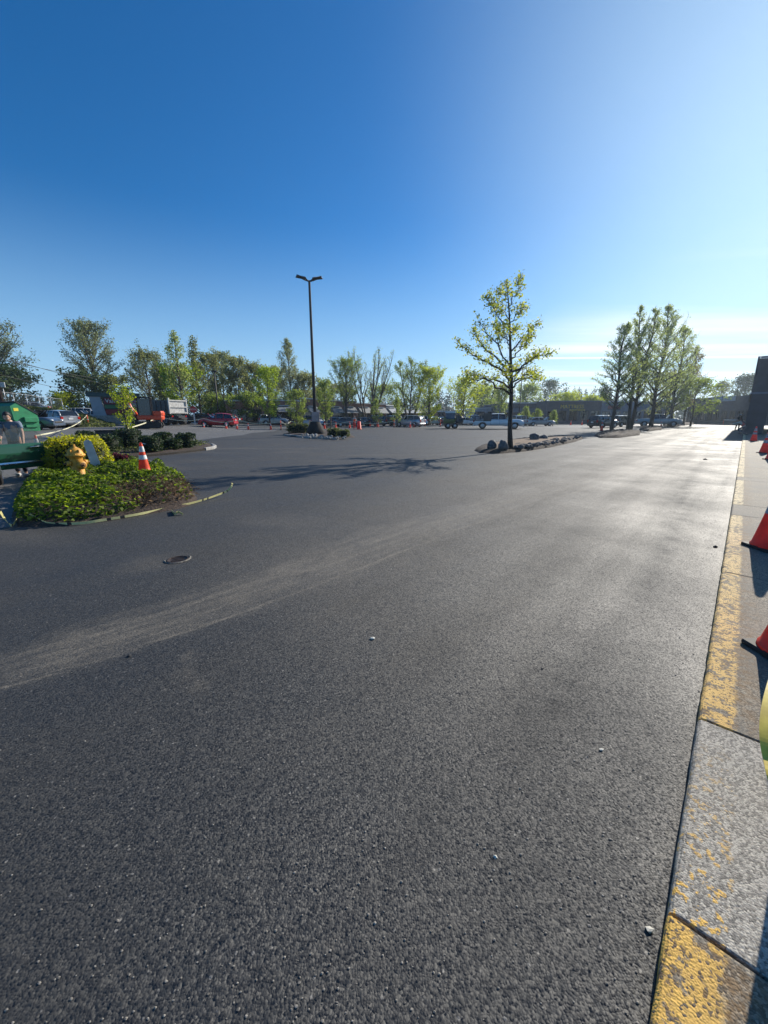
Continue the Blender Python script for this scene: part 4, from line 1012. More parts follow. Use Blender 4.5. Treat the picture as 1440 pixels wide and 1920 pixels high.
# hero tree
rnd=random.Random(31); base=G(957,838,.2)
def hero():
    t=thing('young_maple_tree','young maple with sparse yellow green leaves on the boulder island','tree',base,0)
    d0=hd(base); wood=MB(); cr=MB(); right_=Vector((math.cos(az(957)),-math.sin(az(957)),0)); back_=Vector((math.sin(az(957)),math.cos(az(957)),0))
    def W(px,py,dep=0):
        # a point in the tree's own upright plane, then pushed in depth
        a=ray(px,py); h=math.hypot(a.x,a.y); p=Vector((0,0,CH))+a*(d0/ (a.dot(back_)))
        return p-Vector(base)+back_*dep
    tr=[W(957,842),W(956,800),W(958,760),W(959,725),W(958,690),W(957,655),W(956,620),W(955,590),W(953,562),W(951,542),W(950,528)]
    wood.tube(tr,[.13,.098,.09,.08,.07,.058,.046,.034,.024,.015,.006],9)
    limbs=[]
    def limb(a,pts,r):
        limbs.append(([W(*a)]+[W(*p) for p in pts],r))
    limb((958,742),[(940,728,-.3),(915,716,-.8),(893,715,-1.2),(884,724,-1.4)],.05)
    limb((958,730),[(935,712,.3),(905,708,.7),(880,700,1.0),(868,692,1.2)],.05)
    limb((958,715),[(935,692,-.2),(905,680,-.6),(885,668,-.8),(866,650,-1.0)],.055)
    limb((958,700),[(930,668,.2),(905,650,.5),(893,630,.7),(889,614,.8)],.05)
    limb((957,690),[(940,660,-.5),(920,640,-1),(906,622,-1.4)],.04)
    limb((958,720),[(975,705,.4),(995,696,.8),(1014,705,1.1)],.045)
    limb((958,708),[(980,690,-.4),(1000,676,-.8),(1024,670,-1.0)],.045)
    limb((958,728),[(975,716,-.7),(990,712,-1.3),(1003,718,-1.7)],.04)
    limb((957,700),[(985,680,.6),(1005,664,1),(1022,655,1.2)],.04)
    limb((957,660),[(975,640,.2),(992,618,.4),(1007,604,.5)],.038)
    limb((957,672),[(972,660,-.5),(985,650,-1),(994,640,-1.2)],.03)
    limb((956,640),[(940,626,.4),(932,618,.6),(928,604,.6)],.025)
    limb((956,618),[(938,598,-.3),(926,584,-.4),(916,566,-.5)],.03)
    limb((955,600),[(940,578,.3),(928,566,.4),(919,548,.4)],.025)
    limb((955,605),[(968,590,.3),(978,580,.4),(980,570,.4)],.022)
    limb((954,575),[(963,560,-.2),(972,545,-.3),(974,528,-.3)],.022)
    limb((953,562),[(945,548,.2),(938,545,.2)],.015)
    limb((958,735),[(955,722,-1.0),(950,712,-1.7),(944,700,-2.2)],.035)
    limb((958,705),[(965,692,1.1),(968,680,1.9)],.03)
    limb((957,650),[(950,636,-.8),(946,622,-1.2)],.022)
    limb((957,630),[(965,618,.6),(972,608,.9)],.02)
    def cluster(p,k=7,s=.12):
        for _ in range(k):
            v=Vector((rnd.gauss(0,1),rnd.gauss(0,1),rnd.gauss(0,1)))*s; leaf(cr,p+v,rnd.uniform(.07,.14),rnd)
    for pts,r in limbs:
        q=[]
        for i in range(len(pts)-1):
            for k in range(3): 
                u=k/3; q.append(pts[i].lerp(pts[i+1],u)+Vector((rnd.gauss(0,.04),rnd.gauss(0,.04),rnd.gauss(0,.04)))*(1 if i+k else 0))
        q.append(pts[-1]); n=len(q)
        wood.tube(q,[max(.008,r*(1-i/n)**.8) for i in range(n)],5,cap=False)
        for i in range(1,n):
            f=i/n
            for _ in range(3 if f<.35 else 4):
                d=((q[i]-q[i-1]).normalized()+Vector((rnd.gauss(0,.8),rnd.gauss(0,.8),rnd.gauss(.35,.5)))).normalized(); L_=rnd.uniform(.15,.6)*(1.0-.5*f)*(1 if r>.03 else .7); p1=q[i]; p2=p1+d*L_*.5; p3=p2+(d+Vector((0,0,.3))).normalized()*L_*.5
                wood.tube([p1,p2,p3],[.010,.007,.004],3,cap=False)
                if f<.22: continue
                cluster(p3,rnd.randint(2,8),.085); 
                if rnd.random()<.6: cluster(p2,3,.09)
    for i in range(4,len(tr)-1):
        for _ in range(8 if i>5 else 4):
            p=tr[i].lerp(tr[i+1],rnd.random()); d=Vector((rnd.gauss(0,1),rnd.gauss(0,1),.4)).normalized(); L_=rnd.uniform(.15,.4)*(1 if i<8 else .5); wood.tube([p,p+d*L_],[.009,.004],3,cap=False); cluster(p+d*L_,rnd.randint(4,8),.1)
    for _ in range(3): cluster(tr[-1],5,.06)
    p=W(966,697); wood.tube([p,W(985,688),W(999,680)],[.02,.012,.006],4)
    wood.build('trunk',M_bark2,t); cr.build('crown',lm('maple'),t)
hero()
# two farther rubble beds with their trees
B2=g((1116,817),(1125,821),(1160,821),(1198,816),(1200,811),(1165,808),(1130,811)); island(B2,.22,M_mulch,seed=21,noise_=.12)
B3=g((1199,806),(1215,809),(1240,806),(1242,802),(1220,800),(1202,802)); island(B3,.25,M_mulch,seed=22,noise_=.15)
B4=g((1245,799),(1262,800),(1300,796),(1302,793),(1270,793)); island(B4,.3,M_mulch,seed=23,noise_=.15)
B1=g((1086,826),(1110,824),(1116,819),(1100,817)); 
T='deciduous tree'
rg='row of tall trees along the right hand islands'
tree('slim tree with leaning trunk, first of the tall right row',PH(1149,44),Z(1160,592,44),5.6,'pyr',101,'pale',64,8500,.105,.22,30,rg,twigs=60,tr=.17)
tree('tall forked tree standing behind the leaning one in the right row',PH(1181,50),Z(1195,560,50),7.4,'pyr',102,'pale',84,12500,.11,.20,40,rg,stems=2,spread=.012,twigs=70,tr=.26)
tree('straight tall tree on the third rubble bed',PH(1222,60),Z(1218,560,60),8.6,'pyr',103,'pale',76,11500,.125,.18,32,rg,twigs=60,tr=.24)
tree('tall tree behind the silver pickup at the far end of the row',PH(1256,76),Z(1262,602,76),8,'pyr',104,'pale',60,8000,.16,.14,38,rg,twigs=40,tr=.26)
tree('thin half bare spire tree at the end of the right row',PH(1282,88),Z(1292,640,88),4.5,'pyr',105,'bronze',44,2600,.22,.2,45,rg,twigs=120,tr=.2)
tree('low broad yellow green tree before the far dark building',PH(1296,80),7.2,8,'round',106,'mid',34,4200,.24,.18,30,rg)
tree('low leafy tree between the tall right row trunks',PH(1246,84),8.5,7,'round',107,'olive',30,3600,.26,.12,30,rg)
# lamp island
LI=g((532,815),(548,819),(622,824),(664,820),(652,814),(600,808),(560,808)); _,c4,o4=island(LI,.16,M_mulch,seed=31)
kerbline(g((535,817),(580,822),(634,824.5)),.2,.14)
bp_=G(592,814,.15)
t=thing('parking_lot_lamp','tall dark lamp post with four flat floodlight heads','lamp post',(bp_.x,bp_.y,.15),rel(592,0))
dl=hd(bp_); mb=MB(); mb.lathe([(.78,0),(.74,.3),(.50,.75),(.40,.95),(.36,1.0)],8); mb.build('base',mat('dark_draped_base',(.018,.016,.016),.9,var=.3,scale=5,bump=.6),t)
hp=Z(592,527,dl)-.15; mb=MB(); mb.lathe([(.125,.9),(.11,hp*.5),(.085,hp-.05),(.10,hp),(.02,hp+.03)],14); mb.build('pole',M_dark,t)
for s,a,tilt in ((1,.35,34),(-1,.35,34),(1,-.5,4),(-1,-.5,4)):
    # arm and flat panel head
    arm=thing_child=MB(); e=Vector((s*.26,a*.4,hp+.08)); arm.tube([(0,0,hp-.03),(s*.15,a*.2,hp+.0),e],.045,6); ao=arm.build('lamp_arm',M_dark,t)
    M=Matrix.Translation(e)@Matrix.Rotation(math.atan2(a*.6,s*1.0),4,'Z')@Matrix.Rotation(R(-tilt*.75),4,'Y')
    h_=MB(); h_.box((.36,0,0),(.72,.38,.08),M=M,bev=.03); 
    for k in range(6): h_.box((.12+k*.09,0,.05),(.02,.36,.05),M=M)
    h_.build('lamp_head',M_dark,ao)
mb=MB(); mb.box((.05,-.16,Z(592,782,dl)-.15),(.62,.12,.80),bev=.02); mb.build('notice_box',mat('pinkish_grey_panel',(.36,.27,.25),.7,var=.2,scale=3),t)
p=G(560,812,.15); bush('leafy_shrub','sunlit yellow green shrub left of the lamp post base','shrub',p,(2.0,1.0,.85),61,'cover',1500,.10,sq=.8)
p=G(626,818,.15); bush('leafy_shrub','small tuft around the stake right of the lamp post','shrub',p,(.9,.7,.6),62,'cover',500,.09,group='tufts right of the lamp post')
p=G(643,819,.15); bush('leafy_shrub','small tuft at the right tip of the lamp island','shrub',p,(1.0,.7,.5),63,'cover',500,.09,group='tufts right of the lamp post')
p=G(621,817,.15); t=thing('wooden_stake','thin stake standing in the right half of the lamp island','stake',p,0); mb=MB(); mb.prism([(-.04,0),(.04,0),(.04,1.4),(0,1.45),(-.04,1.4)],-.02,.02); mb.build('plank',M_plank,t)
rnd=random.Random(3); mb=MB()
for i in range(46):
    p=G(rnd.uniform(565,655),rnd.uniform(815,822),.17); r=rnd.uniform(.05,.13); mb.blob((p.x,p.y,.18),(r*1.2,r,r*.8),rnd,rough=.3,sub=1)
o=mb.build('edging_rocks',M_curb); o['kind']='stuff'; tag(o,'small pale rocks strewn over the lamp island','rocks')
# A-frame board
M_board=mat('grey_board_back',(.40,.38,.38),.6,var=.15)
p=G(576,803); t=thing('folding_sign','grey folding A frame board standing left of the lamp post','folding sign',p,rel(576,-25))
for s in (1,-1):
    mb=MB(); M=Matrix.Translation((0,s*.28,.60))@Matrix.Rotation(R(24)*s,4,'X'); mb.box((0,0,0),(.9,.03,1.0),M=M); mb.build('panel',M_board if s<0 else M_plank,t)
    for q in (-1,1): mb=MB(); mb.box((q*.45,0,-.05),(.05,.05,1.22),M=M); mb.build('leg',M_plank,t)
# ---------- bank, upper road, fence ----------
M_grass=mat('dry_green_bank',(.075,.085,.03),.95,var=.5,scale=1.2,bump=1,bscale=6)
cols=[(-420,3.4),(-150,3.2),(0,Z(0,757,55)),(60,Z(60,764,55)),(120,Z(120,771,55)),(165,Z(165,780,55)),(200,.75),(222,.6)]
vs=[];fs=[]; rows=[(46,0),(50,.5),(53,.85),(56,1),(64,1.0),(80,.85),(100,.8),(130,.0)]
for px,zt in cols:
    for d,k in rows:
        p=P(px,d); h=H(p.x,p.y); vs.append((p.x,p.y,h-.03+(zt-h)*k))
nr=len(rows)
for i in range(len(cols)-1):
    for k in range(nr-1): a=i*nr+k; fs.append((a,a+nr,a+nr+1,a+1))
mb=MB(); mb.add(vs,fs,0,True); o=mb.build('grass_bank',M_grass); o['kind']='structure'
rnd=random.Random(8); mb=MB()
for i in range(4200):
    px=rnd.uniform(-60,215); d=rnd.uniform(46,57); 
    for (pa,za),(pb2,zb) in zip(cols[:-1],cols[1:]):
        if pa<=px<=pb2: zt=za+(zb-za)*(px-pa)/(pb2-pa)
    k=0
    for (da,ka),(db,kb) in zip(rows[:-1],rows[1:]):
        if da<=d<=db: k=ka+(kb-ka)*(d-da)/(db-da)
    p=P(px,d); h=H(p.x,p.y); z=h+(zt-h)*k; leaf(mb,(p.x,p.y,z+rnd.random()*.22),rnd.uniform(.15,.34),rnd)
o=mb.build('bank_scrub',lm('cover')); o['kind']='stuff'; tag(o,'rough low scrub growing over the sloping bank below the fence','scrub')
# chain link fence
m,N,L,b=new_mat('chain_link'); tcx=N.new('ShaderNodeTexCoord'); 
mp=N.new('ShaderNodeMapping'); mp.inputs['Rotation'].default_value=(0,R(45),0); L.new(tcx.outputs['Object'],mp.inputs['Vector'])
sx=N.new('ShaderNodeSeparateXYZ'); L.new(mp.outputs[0],sx.inputs[0])
def grid(o_): return mth(N,L,'LESS_THAN',mth(N,L,'FRACT',mth(N,L,'MULTIPLY',o_,9)),.07)
al=mth(N,L,'MAXIMUM',grid(sx.outputs[0]),grid(sx.outputs[2])); b.inputs['Base Color'].default_value=(.12,.13,.13,1); b.inputs['Metallic'].default_value=.5; b.inputs['Roughness'].default_value=.5
L.new(al,b.inputs['Alpha']); M_link=m
fp=[(-260,60,3.4),(-110,60,3.3),(0,61,Z(0,757,61)),(30,62,Z(30,760,62)),(62,63,Z(62,763,63)),(94,64,Z(94,766.5,64)),(123,65,Z(123,769,65))]
A=P(fp[2][0],fp[2][1],fp[2][2]); B=P(fp[-1][0],fp[-1][1],fp[-1][2])
dirF=(Vector((B.x-A.x,B.y-A.y,0))); Lf=dirF.length; dirF/=Lf; angF=math.atan2(dirF.y,dirF.x)
st=B-dirF*(Lf*2.6); st.z=0
t=thing('chain_link_fence','long chain link fence sloping down along the top of the bank','fence',(st.x,st.y,0),angF)
tot=Lf*2.6; npst=14; FH=1.35
def fz(s): 
    u=(s-(tot-Lf))/Lf
    return A.z+(B.z-A.z)*u if u>0 else A.z+(A.z-B.z)*min(.5,-u)*.4
mb=MB(); S=[tot*i/npst for i in range(npst+1)]
for s in S:
    m2=MB(); m2.tube([(s,0,fz(s)-.6),(s,0,fz(s)+FH+.05)],.028,7); m2.build('post',M_steel,t)
m2=MB(); m2.tube([(s,0,fz(s)+FH) for s in S],.02,6); m2.build('top_rail',M_steel,t)
vs=[];fs=[]
for s in S: vs+=[(s,.0,fz(s)-.1),(s,.0,fz(s)+FH)]
for i in range(npst): a=i*2; fs.append((a,a+2,a+3,a+1))
m2=MB(); m2.add(vs,fs); m2.build('wire_mesh',M_link,t)
# utility pole and wires
pp=P(12,60,2.4); t=thing('utility_pole','brown wooden utility pole with crossarm at the left edge','utility pole',pp,rel(12,0))
hz_=Z(6,660,60)-2.4; mb=MB(); mb.tube([(0,0,-.5),(-.05,0,hz_*.5),(-.28,0,hz_)],[.22,.19,.14],10); mb.build('pole',mat('creosote_wood',(.05,.03,.025),.9,var=.3,scale=6),t)
mb=MB(); mb.box((-.27,0,hz_-.5),(1.9,.12,.14)); mb.build('crossarm',M_bark2,t)
mb=MB(); mb.box((.35,-.15,hz_*.42),(.42,.25,.55),bev=.04); mb.tube([(.32,-.1,0),(.32,-.1,hz_*.42)],.04,6); mb.build('equipment_box',M_steel,t)
for k,(dx,z0,px2,py2,lb) in enumerate(((-.9,hz_-.35,330,720,'highest power line running right from the utility pole'),(.5,hz_-.35,330,735,'middle power line running right from the utility pole'),(0,hz_-2.2,330,752,'lowest power line running right from the utility pole'))):
    a=Vector((pp.x+dx*.7-.2,pp.y+dx*.7,pp.z+z0)); e=P(px2,120,Z(px2,py2,120)); pts=[]
    for i in range(19): u=i/18; q=a.lerp(e,u); q.z-=2.2*4*u*(1-u)*.5; pts.append(q)
    mb=MB(); mb.tube(pts,.03,4); o=mb.build('power_line',M_dark); tag(o,lb,'power line','power lines from the utility pole')
# ---------- dumpster ----------
M_grn=mat('green_painted_steel',(.01,.19,.075),.45,var=.18,scale=3,bump=.08); 
dp=P(25,37,0); dp.z=H(dp.x,dp.y)
t=thing('dumpster','green steel dumpster with sloping black lid at the left edge','dumpster',dp,R(72))
prof=[(.35,.0),(2.0,.0),(2.0,1.35),(.55,2.35),(.0,2.05),(.10,.95),(.35,.62)]
mb=MB(); mb.prism(prof,0,3.0); mb.build('body',M_grn,t)
mb=MB(); mb.prism([(2.05,1.36),(2.05,1.42),(.55,2.44),(.45,2.40),(.5,2.34)],-.04,3.04); mb.build('lid',M_blk,t)
mb=MB(); mb.box((1.35,-.10,.95),(1.15,.2,.42),bev=.03); mb.box((1.35,-.06,.42),(1.0,.12,.2)); mb.build('fork_pocket',M_grn,t)
mb=MB(); mb.box((.38,-.012,1.78),(.36,.02,.24)); mb.build('yellow_sticker',mat('yellow_sticker',(.7,.6,.05),.5),t)
for k in range(5): MB().box((.055,.3+.6*k,1.5),(.06,.07,1.0)).build('rib',M_grn,t); t.scale=(.76,.9,.82)
# ---------- cars ----------
PT={}
def pt(n,c,m_=0):
    if n not in PT: PT[n]=paint(n+'_car_paint',c,m_)
    return PT[n]
silver=pt('silver',(.42,.43,.44),.3); white=pt('white',(.72,.73,.74)); blk=pt('black',(.012,.013,.016)); navy=pt('navy',(.012,.025,.06)); grey=pt('grey',(.12,.13,.14),.3)
blue=pt('blue',(.02,.08,.22)); lblue=pt('light_blue',(.28,.40,.50)); red=pt('red',(.42,.012,.02)); slate=pt('slate',(.10,.13,.18),.3); green=pt('green',(.012,.085,.045)); teal=pt('pale_teal',(.42,.52,.52)); charcoal=pt('charcoal',(.04,.042,.048))
GR='cars parked along the far side of the lot'
def carat(label,kind,pm,px,d,rl,z=None,group=GR,name='parked_car',cat='car',**k):
    p=P(px,d); p.z=H(p.x,p.y) if z is None else z
    return car(label,kind,pm,p,rel(px,rl),cat,group,name=name,**k)
carat('silver hatchback seen from behind left of the bank, facing away left','hatch',silver,110,47,114,group=None)
carat('slate blue sedan with its nose out from behind the green dumpster','sedan',slate,44,41,-30,group=None)
carat('bright red rounded hatchback with the orange cones in front','retro',red,409,52,157,group=None)
carat('black car half hidden behind the red hatchback','sedan',blk,418,58,155)
carat('dark car at the left behind the nose of the red hatchback','sedan',charcoal,372,60,170)
carat('small white car between the red hatchback and silver wagon','hatch',white,449,70,100)
carat('silver wagon facing right under the bright green tree','suv',silver,512,67,12)
carat('pale blue sedan beneath the small tree left of the lamp post','sedan',lblue,549,74,30)
carat('dark blue car directly behind the lamp post','suv',blue,592,64,60)
carat('navy sedan right of the stop-slow worker','sedan',navy,632,66,20)
carat('grey sedan between the hi-vis worker and the red barrel','sedan',grey,652,62,14)
carat('black sedan right of the person in red','sedan',blk,680,68,100)
carat('dark navy van-like car left of the small trees','suv',navy,704,66,120)
carat('black tall car left of the silver crossover','suv',blk,734,68,115)
carat('large silver crossover at the centre of the row facing left','suv',silver,768,61,150)
carat('white tall car behind the silver crossover','suv',white,790,72,100)
carat('pale teal small car right of the white tall car','hatch',teal,809,76,110)
carat('dark red car beside the trailer','sedan',pt('dark_red',(.08,.02,.03)),829,76,105)
carat('white sedan seen over the trailer drawbar','sedan',white,874,76,20)
carat('second white car just left of the flatbed truck','suv',white,889,82,30)
carat('white crossover right of the truck bonnet','suv',white,981,74,40)
carat('pale silver sedan rightmost before the mattress shop','sedan',silver,1012,72,20)
carat('dark tall car left of the leaning tree on the right','suv',charcoal,1131,64,55)
carat('second dark tall car behind the forked tree trunks','suv',blk,1165,72,60)
carat('silver pickup nosing out right from behind a tree trunk','pickup',silver,1234,76,8,cat='pickup truck')
PARK='cars on the upper road behind the bank'
carat('white car behind the bank, left one of two','suv',white,150,72,150,z=Z(150,765,72)-1.72,group=PARK)
carat('white car behind the bank, right one nearer the shop sign','hatch',white,180,66,150,z=Z(180,770,66)-1.5,group=PARK)
carat('pale car seen through the chain link fence','sedan',silver,58,74,170,z=Z(58,754,74)-1.45,group=PARK)
carat('dark car between the pale fence car and the white ones','sedan',charcoal,125,76,165,z=Z(125,768,76)-1.45,group=PARK)
# green car with its driver's door open
hx=Vector((-9.38,9.30,0)); hd_ang=R(319); O_=hx-Vector((math.cos(hd_ang)*.75-math.sin(hd_ang)*.9,math.sin(hd_ang)*.75+math.cos(hd_ang)*.9,0))
gc=car("dark green car with its driver's door swung open at the left edge",'sedan',green,(O_.x,O_.y,0),hd_ang,'car')
M_tint=None
m,N,L,b=new_mat('tinted_clear_glass'); b.inputs['Roughness'].default_value=.02; b.inputs['Base Color'].default_value=(.10,.13,.14,1); b.inputs['Alpha'].default_value=.30; M_tint=m
def on_car(v):  # world to the car's own axes
    q=Vector(v)-Vector((O_.x,O_.y,0)); c,s=math.cos(-hd_ang),math.sin(-hd_ang); return Vector((q.x*c-q.y*s,q.x*s+q.y*c,q.z))
dd=Vector((math.cos(R(66)),math.sin(R(66)),0)); nd=Vector((dd.y,-dd.x,0)); DL=1.12
def dl(x,o,z): return on_car(hx+dd*x+nd*o+Vector((0,0,z)))
mb=MB(); vs=[];fs=[]; prof=[(-.03,.27),(.03,.28),(.055,.50),(.06,.66),(.045,.82),(.02,.885),(-.05,.885),(-.06,.3)]
X=[0,.05,.3,.6,.9,1.07,1.12]
for i,x in enumerate(X):
    for o_,z in prof:
        k=.8 if i in(0,len(X)-1) else 1
        if i>=5 and z<.4: z=z+.10
        vs.append(dl(x,o_*k,z+.01*x))
n8=len(prof)
for i in range(len(X)-1):
    for k in range(n8): fs.append((i*n8+k,i*n8+(k+1)%n8,(i+1)*n8+(k+1)%n8,(i+1)*n8+k))
fs.append(tuple(range(n8-1,-1,-1))); fs.append(tuple((len(X)-1)*n8+k for k in range(n8)))
mb.add(vs,fs,0,False); door=mb.build('door',green,gc)
mb=MB(); out=[(.06,.885),(1.08,.895),(1.07,.98),(1.0,1.12),(.85,1.24),(.6,1.29),(.35,1.24),(.16,1.05)]
vs=[dl(x,0,z) for x,z in out]+[dl(x,.005,z) for x,z in out]; m8=len(out)
mb.add(vs,[tuple(range(m8)),tuple(range(2*m8-1,m8-1,-1))]+[((i+1)%m8,i,m8+i,m8+(i+1)%m8) for i in range(m8)]); mb.build('door_window',M_tint,door)
mb=MB(); mb.tube([dl(.70,.05,.79),dl(.72,.085,.80),dl(.90,.088,.805),dl(.95,.055,.80)],.016,6); mb.build('handle',M_chrome,door)
mb=MB(); mb.blob(dl(.88,.058,.70),(.014,.014,.014),random.Random(1),rough=0); mb.build('lock',M_chrome,door)
mb=MB(); vs=[dl(x,o_,z) for x,o_,z in ((0.02,.058,.38),(1.0,.058,.40),(1.0,.07,.43),(.02,.07,.41),(.02,.058,.45),(1.0,.058,.46))]; mb.add(vs,[(0,1,2,3),(3,2,5,4)]); mb.build('trim_strip',M_chrome,door)
# ---------- people ----------
p=G(43,893); person('person in grey blue T-shirt leaning behind the green car door',(p.x,p.y,0),rel(43,-100),1.70,bend=14,arms=((8,25),(14,38)),legs=((6,6),(-6,4)),shirt=(.13,.17,.23),trousers=(.03,.035,.06),headpitch=28,hairlen=1.4,shoes=(.45,.44,.42))
p=G(612,802); person('worker in bright lime shirt bending near the lamp post',(p.x,p.y,0),rel(612,-20),1.7,bend=35,arms=((35,20),(50,20)),legs=((10,12),(-8,6)),shirt=(.25,.50,.03),trousers=(.05,.055,.07),hat=(.3,.45,.08),headpitch=10)
p=P(664,50,.0); person('person in red trousers and light top among the cones',(p.x,p.y,0),rel(664,-80),1.66,bend=18,arms=((25,50),(20,40)),legs=((5,8),(-5,4)),shirt=(.45,.42,.42),trousers=(.60,.03,.03),vest=(.8,.12,.04))
p=P(1385,62); person('dark clothed worker in a cap standing in front of the far building',(p.x,p.y,0),rel(1385,-60),1.78,bend=10,arms=((20,50),(15,40)),legs=((8,6),(-10,4)),shirt=(.03,.03,.035),trousers=(.02,.02,.025),hat=(.5,.5,.5),sleeve=1,vest=(.5,.05,.04))
p=P(1398,45.0,.06); person('crouched worker in pale shirt beside the dark pillar',(p.x,p.y,.06),rel(1398,170),1.72,bend=40,arms=((60,20),(50,30)),legs=((60,100),(15,80)),shirt=(.5,.45,.38),trousers=(.10,.10,.12),sleeve=1,vest=(.6,.08,.05))
# ---------- far cones, posts, tape ----------
CG='orange cones strung along the far edge of the fresh asphalt'
cone_proto=None
cl=[(383,807,'cone in front of the nose of the red hatchback'),(425,807,'cone in front of the rear wheel of the red hatchback'),(445,807,'cone just behind the tail of the red hatchback'),(466,807,'cone alone between the red and silver cars'),(508,806,'cone below the silver wagon'),(546,805,'cone below the pale blue sedan'),(585,805,'cone half behind the lamp post base'),(609,804,'cone at the feet of the lime shirted worker'),(630,803,'cone right of the lime shirted worker'),(656,803,'cone at the feet of the person in red'),(694,800,'cone in front of the black sedan'),(706,800,'cone in front of the navy van-like car'),(709,801,'cone leaning on its neighbour before the navy car'),(769,802,'cone in front of the silver crossover'),(776,801,'second cone in front of the silver crossover'),(797,799,'cone right of the silver crossover'),(1127,812,'cone on the rubble bed beside the leaning tree'),(1239,802,'cone at the bonnet of the silver pickup'),(856,799,'cone behind the trailer drawbar'),(1002,796,'tiny cone before the pale silver sedan'),(1070,797,'tiny cone before the mattress shop, left of two'),(1091,797,'tiny cone before the mattress shop, right of two')]
for i,(px,py,lb) in enumerate(cl):
    p=G(px,py); z=.2 if px==1127 else 0
    if i==0: cone_proto=cone_obj(lb,p,0,.84,.38,1,CG,mo=glowy(mat('sunlit_orange_plastic',(1.0,.12,.05),.5,var=.12)),body_r=.15)
    else: dup(cone_proto,(p.x,p.y,z),i*.7,lb,CG)
PG='tall orange delineator posts holding the tape'
pl=[(526,806,'tall orange post in front of the silver wagon nose'),(739,801,'tall orange post in front of the black tall car'),(826,800,'tall orange post left of the trailer'),(303,808,'tall orange post in front of the dump truck wheels'),(286,810,'shorter orange post left of the tall one by the digger'),(165,811,'orange post rising behind the leftmost hedge ball')]
pr=None
for i,(px,py,lb) in enumerate(pl):
    d=hd(G(px,py)); p=PH(px,d)
    if i==0: pr=post_obj(lb,p,0,1.15,PG)
    else:
        q=dup(pr,p,0,lb,PG)
        if px==286: q.scale=(1,1,.75)
p=P(664,49); t=thing('red_barrel','red plastic channelizer drum beside the person in red','traffic drum',(p.x+.6,p.y,0)); mb=MB(); mb.lathe([(.33,0),(.33,.06),(.27,.08),(.25,.5),(.22,.52),(.2,.95),(.05,1.0)],16); mb.build('drum',M_red_cone,t)
def tapeline(pxs,z,label,w_=.07,sag=.18):
    pts=[]
    for (a,da),(b,db) in zip(pxs[:-1],pxs[1:]):
        A_=PH(a,da)+Vector((0,0,z)); B_=PH(b,db)+Vector((0,0,z))
        for k in range(4): u=k/4; q=A_.lerp(B_,u); q.z-=sag*4*u*(1-u); pts.append(q)
    pts.append(B_); ribbon('caution_tape',pts,w_,label,wdir=(0,0,1),mt=M_tapew,sub=3)
tapeline([(303,hd(G(303,808))),(383,50),(445,50),(526,hd(G(526,806))),(546,53),(585,53)],.95,'pale caution tape strung between posts from the digger to the lamp post',.06,.3)
tapeline([(585,53),(656,54),(739,hd(G(739,801)))],.9,'pale caution tape strung right of the lamp post past the parked cars',.06,.3)
d1_=hd(G(165,811))
a=PH(165,d1_)+Vector((0,0,1.1)); q=G(77,868); cone_obj('tall striped cone standing between the green door and the golden shrub',(q.x,q.y,.02),.2,h=.92,bs=.36,body_r=.13)
b_=Vector((q.x,q.y,.92)); pts=[]
for k in range(13): u=k/12; v=b_.lerp(a,u); v.z-=.55*4*u*(1-u)*.55; pts.append(v)
ribbon('caution_tape',pts,.05,'pale tape rope sagging from the striped cone to the orange post',wdir=(0,0,1),mt=M_tapew,sub=2,twist=.8)
a2=PH(235,36)+Vector((0,0,.35)); b2=PH(303,hd(G(303,808)))+Vector((0,0,1.1)); pts=[a2.lerp(b2,k/6)+Vector((0,0,-.12*math.sin(PI*k/6))) for k in range(7)]
ribbon('caution_tape',pts,.09,'pale tape rising from the planter to the tall post by the digger',wdir=(0,0,1),mt=M_tapew,sub=2)
# ---------- near cones on the sidewalk ----------
SG='worn red cones along the sidewalk'
def near_cone(px,py,lb,h=.9,coll=2,text=None,dv=.255,ds=0,rz=None,mr=None):
    p=G(px,py,KH); p=p+KV*dv+KU*ds
    ang=math.atan2(KU.y,KU.x)+PI/4 if rz is None else rz
    t=cone_obj(lb,(p.x,p.y,KH),ang,h,.36,coll,SG,mo=M_red_cone,mr=mr or M_grey_refl,body_r=.168)
    if text:
        r0=.168;r1=.028
        tocam=math.atan2(-p.y,-p.x)-ang
        def bend(co):
            z=.19+co.y; r=r0+(r1-r0)*(z-.034)/(h-.034)+.0015+co.z*.2; a=tocam+co.x/r+text[1]
            return Vector((r*math.cos(a),r*math.sin(a),z))
        textmesh('stencil_lettering',text[0],.075,M_dark,t,depth=.003,bend=bend)
    return t
near_cone(1387,1020,'worn red cone with stencilled letters, second nearest on the sidewalk',text=('YP',.12))
near_cone(1386,1204,'bright red cone nearest the viewer at the right edge',coll=2)
near_cone(1428,861,'red cone third nearest, cut by the right edge')
near_cone(1417,849,'red cone fourth along the sidewalk with dark shaded face',dv=.255)
near_cone(1402,827,'red cone farthest along the sidewalk before the dark pillar')
p=K(27,1.7,KH); cone_obj('small bright red cone behind the farthest sidewalk cone',tuple(p),0,.5,.3,0,SG,mo=M_red_cone)
# tape hanging at the right edge
def RP(px,py,k): a=ray(px,py); a.normalize(); return Vector((0,0,CH))+a*k
rt=Vector((.707,-.707,0))
pts=[Vector((2.05,1.75,.98)),RP(1520,1200,2.25),RP(1482,1250,2.1),RP(1462,1310,1.95),RP(1455,1370,1.85),RP(1462,1425,1.80),RP(1484,1480,1.80),Vector((1.62,1.22,.30)),Vector((1.72,1.32,.10)),Vector((1.9,1.5,.075))]
o=ribbon('caution_tape',pts,.075,'yellow caution tape bulging in at the right edge above the sidewalk',wdir=(.70,-.70,.10),sub=8)
o.data.materials[0]=mat('near_yellow_tape',(.9,.62,.08),.35,var=.15,scale=25)
